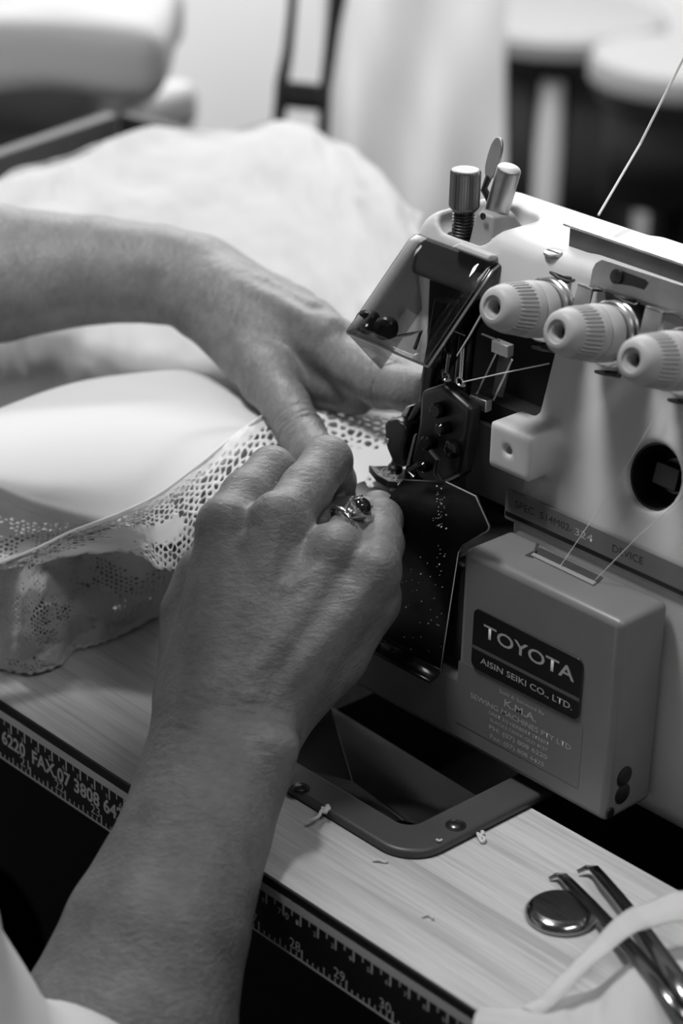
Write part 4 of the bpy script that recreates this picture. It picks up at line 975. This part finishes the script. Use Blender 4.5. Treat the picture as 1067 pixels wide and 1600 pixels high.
# ------------------------------------------------------------------ small things on the table
mc = PZ(876, 1432, 0)
mg = thing('round_magnet', 'round steel pin magnet lying on the table under the tweezers', 'magnet', mc)
MB().lathe([(0, 13.0), (0.8, 13.9), (2.0, 13.9), (3.2, 13.0), (4.6, 11.2)], mc, (0, 0, 1), 56).build('dish', mat('dark_chrome', 0.35, 0.16, metal=1), mg, sharp=50)
MB().lathe([(4.55, 11.2), (4.9, 10.7), (5.0, 10.0)], mc, (0, 0, 1), 56).build('top_disc', mat('scratched_steel', 0.10, 0.34, metal=0.9, bump=(60, 0.5, 0.2), stretch=(1, 14, 1), vary=(70, 0.5)), mg)
tz = thing('tweezers', 'steel tweezers with bent tips resting on the round magnet', 'tweezers', PZ(985, 1470, 0))
def strip(px, w, z, name, m, thick=0.9, parent=None, wd_=None):
    """flat bar through pixels at heights z, w mm wide in plan"""
    P = [PZ(x, y, zz_) for (x, y), zz_ in zip(px, z)]; mb = MB(); L_, R_ = [], []
    for i, p in enumerate(P):
        t = _n(P[min(i+1, len(P)-1)] - P[max(i-1, 0)]); s = _n(np.cross(t, (0, 0, 1))); ww = w[i] if hasattr(w, '__len__') else w
        L_.append(p - s*ww/2); R_.append(p + s*ww/2)
    mb.grid([L_, R_]); return mb.build(name, m, parent, solid=thick, sharp=25)
TW = mat('tweezer_steel', 0.28, 0.2, metal=1.0)
strip([(858, 1373), (868, 1367.5), (878, 1368), (888, 1378), (920, 1410), (945, 1437), (985, 1482), (1030, 1535), (1080, 1595)], [1.0, 2.4, 4.0, 4.6, 5, 5.4, 6.5, 7.5, 8], [1.2, 2.4, 4.0, 5.2, 6.5, 7.4, 9.5, 11.5, 13], 'tweezer_arm', TW, 1.0, tz)
strip([(902, 1362), (915, 1356), (927, 1356), (938, 1369), (965, 1400), (985, 1425), (1015, 1468), (1050, 1518), (1095, 1585)], [1.0, 2.6, 4.2, 4.8, 5, 5.4, 6.5, 7.5, 8], [2.0, 3.4, 5.0, 6.2, 7.5, 8.4, 10.5, 12.5, 14.4], 'tweezer_arm', TW, 1.0, tz)
def ribbon(rows_px, name, label, nu=60, nv=8, disp=0.8, fu=10, m=None):
    s = Sheet([[PZ(x, y, z) for x, y, z in r] for r in rows_px], nu, nv).displace(disp, fu, 1, 5); return tag(s.mesh(name, m or SHEER, None, 0.3), label, 'ribbon')
ribbon([[(1110, 1380, 22), (1067, 1393, 22), (1020, 1402, 21), (975, 1426, 20), (935, 1462, 18), (895, 1505, 14), (850, 1552, 8), (815, 1575, 4)],
        [(1110, 1408, 24), (1067, 1416, 24), (1025, 1424, 23), (985, 1444, 21), (945, 1476, 19), (905, 1516, 15), (862, 1560, 9), (830, 1582, 4)],
        [(1110, 1440, 22), (1067, 1440, 22), (1030, 1446, 21), (990, 1460, 20), (955, 1486, 18), (912, 1523, 14), (870, 1568, 8), (840, 1592, 3)]], 'sheer_ribbon', 'sheer white ribbon crossing over the tweezers to the lower edge')
ribbon([[(1120, 1470, 2), (1050, 1490, 3), (985, 1510, 6), (930, 1535, 5), (880, 1560, 3), (820, 1580, 2), (750, 1570, 2)],
        [(1120, 1530, 9), (1050, 1540, 8), (985, 1560, 9), (930, 1580, 6), (880, 1592, 5), (820, 1600, 6), (740, 1592, 8)],
        [(1120, 1640, 2), (1050, 1640, 3), (985, 1640, 5), (930, 1640, 4), (880, 1640, 3), (820, 1640, 4), (735, 1640, 2)]], 'sheer_cloth', 'sheer white cloth lying at the bottom right below the tweezers', nv=24, disp=2.0, fu=6)
LINT = mat('lint', 0.55, 0.9)
def scrap(pts, z, r, label):
    P = [PZ(x, y, z + 0.4*(i % 2)) for i, (x, y) in enumerate(pts)]
    return tag(MB().tube(spline(P, 24), r, 6).build('thread_scrap', LINT), label, 'thread scrap', 'thread scraps on the table')
scrap([(484, 1281), (491, 1279), (498, 1275), (503, 1266), (509, 1270), (511, 1258), (514, 1265), (502, 1262)], 4.6, 0.75, 'twisted white scrap of thread across the left rim of the chute frame')
scrap([(748, 1298), (755, 1301), (750, 1306), (757, 1310), (753, 1316), (746, 1302)], 0.8, 0.75, 'fuzzy white thread scrap beside the right rim of the chute frame')
scrap([(682, 1312), (686, 1314), (690, 1312)], 4.5, 0.5, 'tiny white thread scrap lying on the right rim of the chute frame')
scrap([(582, 1345), (592, 1344), (600, 1347), (606, 1345)], 0.6, 0.55, 'flat white scrap of lint at the front corner of the chute frame')
scrap([(659, 1433), (666, 1430), (673, 1432), (677, 1436)], 0.5, 0.5, 'small curled white lint alone on the open wood in front')
lz = zz([(375, 1012), (430, 1032), (480, 1002), (522, 1022), (545, 1080), (586, 1150), (572, 1205), (528, 1245)], 560, 620, 6.664)
tag(MB().tube(spline([PY(x, y, 121) for x, y in lz], 40), 0.35, 6).build('loose_thread', THR), 'curly loose thread end hanging below the presser foot', 'thread')
fz = MB()
for i in range(60):
    c = PZ(*zz([(random.uniform(230, 480), 0)], 560, 620, 6.664)[0], 100) if False else PZ(596 + random.uniform(0, 38), 738 + random.uniform(0, 6) + 0, 100.5)
    c = PZ(594 + (t_ := random.random())*42, 733 + t_*28 + random.gauss(0, 3), 100.2)
    dv_ = np.array([random.gauss(0, 1), random.gauss(0, 1), abs(random.gauss(0, 0.5))]); fz.tube([c, c + dv_*0.9, c + dv_*1.4 + np.array([0.4, 0.3, 0.2])], 0.14, 4)
tag(fz.build('lint_fluff', LINT), 'grey lint fluff caught on the presser foot', 'lint', kind='stuff')

# ------------------------------------------------------------------ blurred things behind the table
crate = thing('storage_crate', 'dark grey open crate behind the cloth heap at the left', 'crate', PZ(190, 230, 0))
ca, cb, cc = PZ(185, 178, 62), PZ(-60, 262, 62), PZ(330, 216, 62)
def wall_(a, b, z0, z1, t, name, m, par):
    n_ = _n(np.cross(b-a, (0, 0, 1))); return MB().prism([(a[0], a[1], z0), (b[0], b[1], z0), (b[0], b[1], z1), (a[0], a[1], z1)], n_*t).build(name, m, par, bevel=1.5)
wall_(ca, cb, 0, 62, 10, 'front_board', mat('crate_grey', 0.10, 0.6), crate); wall_(cc, ca, 0, 62, 10, 'side_board', mat('crate_dark', 0.02, 0.6), crate)
cd_ = cb + (cc-ca); wall_(cb, cd_, 0, 62, 10, 'side_board', mat('crate_grey', 0.10), crate)
MB().prism([(p[0], p[1], 0.5) for p in (ca, cb, cd_, cc)], (0, 0, 6)).build('crate_bottom', mat('crate_dark', 0.02), crate)
# folded cloths piled on a low cabinet in the far left
cbn = thing('low_cabinet', 'low cabinet behind the crate carrying the pile of folded cloths', 'cabinet', (-1150, 720, FLOOR_Z))
CTOP = PD(40, 205, 2080)[2]
MB().box((-1420, 440, FLOOR_Z), (-1040, 740, CTOP-22)).build('carcass', mat('cabinet_paint', 0.03, 0.7, spec=0.1), cbn, bevel=4)
MB().box((-1430, 430, CTOP-22), (-1030, 750, CTOP)).build('cabinet_top', mat('cabinet_top', 0.35, 0.5), cbn, bevel=3)
zc_ = CTOP
for k_, (px, hx, hy, hz, g_, lb) in enumerate(((40, 120, 95, 26, 0.42, 'lowest grey folded cloth of the pile at the far upper left'), (20, 105, 90, 30, 0.50, 'middle pale folded cloth of the pile at the far upper left'), (48, 112, 88, 32, 0.44, 'topmost folded cloth of the pile at the far upper left'))):
    c = PZ(px, 170 - k_*60, zc_ + hz); an = 0.35 + 0.22*k_; ca_, sa_ = math.cos(an), math.sin(an)
    f = Field(c - np.array([170, 170, hz+8]), c + np.array([170, 170, hz+8]), 6.0); p = f.P - c.astype(np.float32)
    q = np.stack([p[..., 0]*ca_ + p[..., 1]*sa_, -p[..., 0]*sa_ + p[..., 1]*ca_, p[..., 2] + 3*np.sin(p[..., 0]*0.04 + k_)], -1)
    f.d = (sd_rbox(q, (0, 0, 0), (hx, hy, hz-3), hz*0.55) + 2.5*np.sin(q[..., 0]*0.06)*np.sin(q[..., 1]*0.05)).astype(np.float32)
    Vb, Qb = surface_nets(f); del f
    tag(mesh_obj('folded_cloth', Vb, Qb, cloth_mat('folded_cloth_weave', g_, 0.1), None, sharp=0), lb, 'fabric', 'folded cloths on the low cabinet')
    zc_ += 2*hz - 2
tag(MB().tube(spline([PD(x, y, 1960) for x, y in ((18, -60), (22, -10), (28, 22), (42, 46))], 16), [7]*16, 10, flat=0.4).build('dark_strap', BLACKM), 'black strap hanging in front of the folded cloths', 'strap')
# black stand with two posts and a clamp
sd = thing('metal_stand', 'black metal stand with two posts and a clamp block behind the cloth', 'stand', PD(470, 170, 1900))
DS = 1900
MB().tube([PD(x, y, DS) for x, y in ((463, -80), (456, 20), (450, 80), (441, 128), (436, 190), (432, 240))] + [np.array([*PD(432, 240, DS)[:2], FLOOR_Z + 10])], [4, 4, 4.5, 5.5, 5.5, 5.5, 5.5], 10).build('post', BLACKM, sd)
MB().tube([PD(x, y, DS+60) for x, y in ((534, -80), (527, 0), (521, 40), (508, 140), (504, 230))] + [np.array([*PD(504, 230, DS+60)[:2], FLOOR_Z + 10])], [8, 7.5, 6, 5, 5, 5], 10).build('post', BLACKM, sd)
bcn = PD(474, 150, DS); MB().obox(bcn, ROT @ [1, 0.1, 0], ROT @ [0, 1, 0], ROT @ [0, 0, 1], 15, 9.5, 12).build('clamp_block', BLACKM, sd, bevel=3)
_pa, _pb = PD(432, 240, DS), PD(504, 230, DS+60)
for q_ in (_pa, _pb): MB().lathe([(0, 90), (8, 88), (14, 20)], (q_[0], q_[1], FLOOR_Z), (0, 0, 1), 28).build('base', BLACKM, sd)
# hanging pale sheet
DC = 2300
rows = []
for y in (-120, 60, 200, 330, 480, 700):
    rows.append([PD(x, y, DC + (14, -6, 8, -10, -4, 12, 0)[i] + 6*math.sin(y*0.01 + i*2)) + np.array([0, 0, 0]) for i, x in enumerate((506, 545, 590, 640, 680, 730, 790))])
tag(Sheet(rows, 80, 20).mesh('hanging_sheet', cloth_mat('pale_sheet', 0.58, 0.15), None, 1.5), 'pale sheet hanging in soft folds left of the round stool', 'fabric')
rk = thing('garment_rack', 'steel garment rack carrying the pale sheet', 'rack', (*PD(650, 300, DC+40)[:2], FLOOR_Z))
_t0, _t1 = PD(510, -112, DC+4), PD(786, -112, DC+4); _z = (_t0[2]+_t1[2])/2
MB().cyl((_t0[0], _t0[1], _z), (_t1[0], _t1[1], _z), 9).build('rail', BRUSH, rk)
for w_ in (0.25, 0.75):
    q_ = _t0*(1-w_) + _t1*w_ + np.array([-40, 44, 0]); MB().cyl((q_[0], q_[1], FLOOR_Z), (q_[0], q_[1], _z), 9).build('post', BRUSH, rk)
    MB().cyl((q_[0], q_[1], _z), (q_[0]+40, q_[1]-44, _z), 7).build('arm', BRUSH, rk)
# round stools
def stool(px, py, d_, rad, zlow, label, dark):
    c = PD(px, py, d_); t = thing('round_stool', label, 'stool', (c[0], c[1], FLOOR_Z), 'round stools in the background')
    MB().lathe([(-30, rad*0.93), (-26, rad), (-8, rad), (0, rad*0.96), (3, rad*0.8), (4, rad*0.1)], c, (0, 0, 1), 48).build('seat', mat('pale_seat_cover', 0.20, 0.6), t)
    MB().lathe([(-46, rad*0.90), (-30, rad*0.97)], c, (0, 0, 1), 48).build('seat_rim', mat('seat_rim_dark', 0.06, 0.5), t)
    for sg in dark:
        a0, a1, h = sg; n_ = 12; mb = MB(); A = [math.radians(a0+(a1-a0)*i/n_) for i in range(n_+1)]
        mb.grid([[(c[0]+rad*0.82*math.cos(q), c[1]+rad*0.82*math.sin(q), z) for q in A] for z in (c[2]-44, c[2]-h)]); mb.build('side_panel', mat('panel_dark_grey', 0.016, 0.7, spec=0.2), t, solid=8)
    return t, c
va_ = math.degrees(math.atan2(CAM[1]-PD(870, 20, 3000)[1], CAM[0]-PD(870, 20, 3000)[0]))
t, c = stool(868, 18, 3000, 142, 0, 'round stool with a white seat and dark side panels, largest in the upper right', [(va_-80, va_-8, 320), (va_+12, va_+80, 330)])
ps = c + np.array([math.cos(math.radians(va_+1)), math.sin(math.radians(va_+1)), 0])*112
MB().tube([ps + np.array([0, 0, -60]), ps + np.array([0, 0, -150]), ps + np.array([0, 0, -330])], [14, 17, 15], 16).build('post', mat('pale_post', 0.55, 0.4), t)
MB().lathe([(0, 130), (12, 130)], (c[0], c[1], FLOOR_Z), (0, 0, 1), 40).build('base', mat('panel_dark_grey'), t)
MB().cyl((c[0], c[1], FLOOR_Z), (c[0], c[1], c[2]-40), 30).build('column', mat('panel_dark_grey'), t)
t2, c2 = stool(1075, 88, 2700, 112, 0, 'round pale stool cut off by the right edge behind the thread', [(va_-70, va_+70, 160)])
MB().cyl((c2[0], c2[1], FLOOR_Z), (c2[0], c2[1], c2[2]-40), 30).build('column', mat('panel_dark_grey'), t2)
MB().lathe([(0, 105), (12, 105)], (c2[0], c2[1], FLOOR_Z), (0, 0, 1), 40).build('base', mat('panel_dark_grey'), t2)
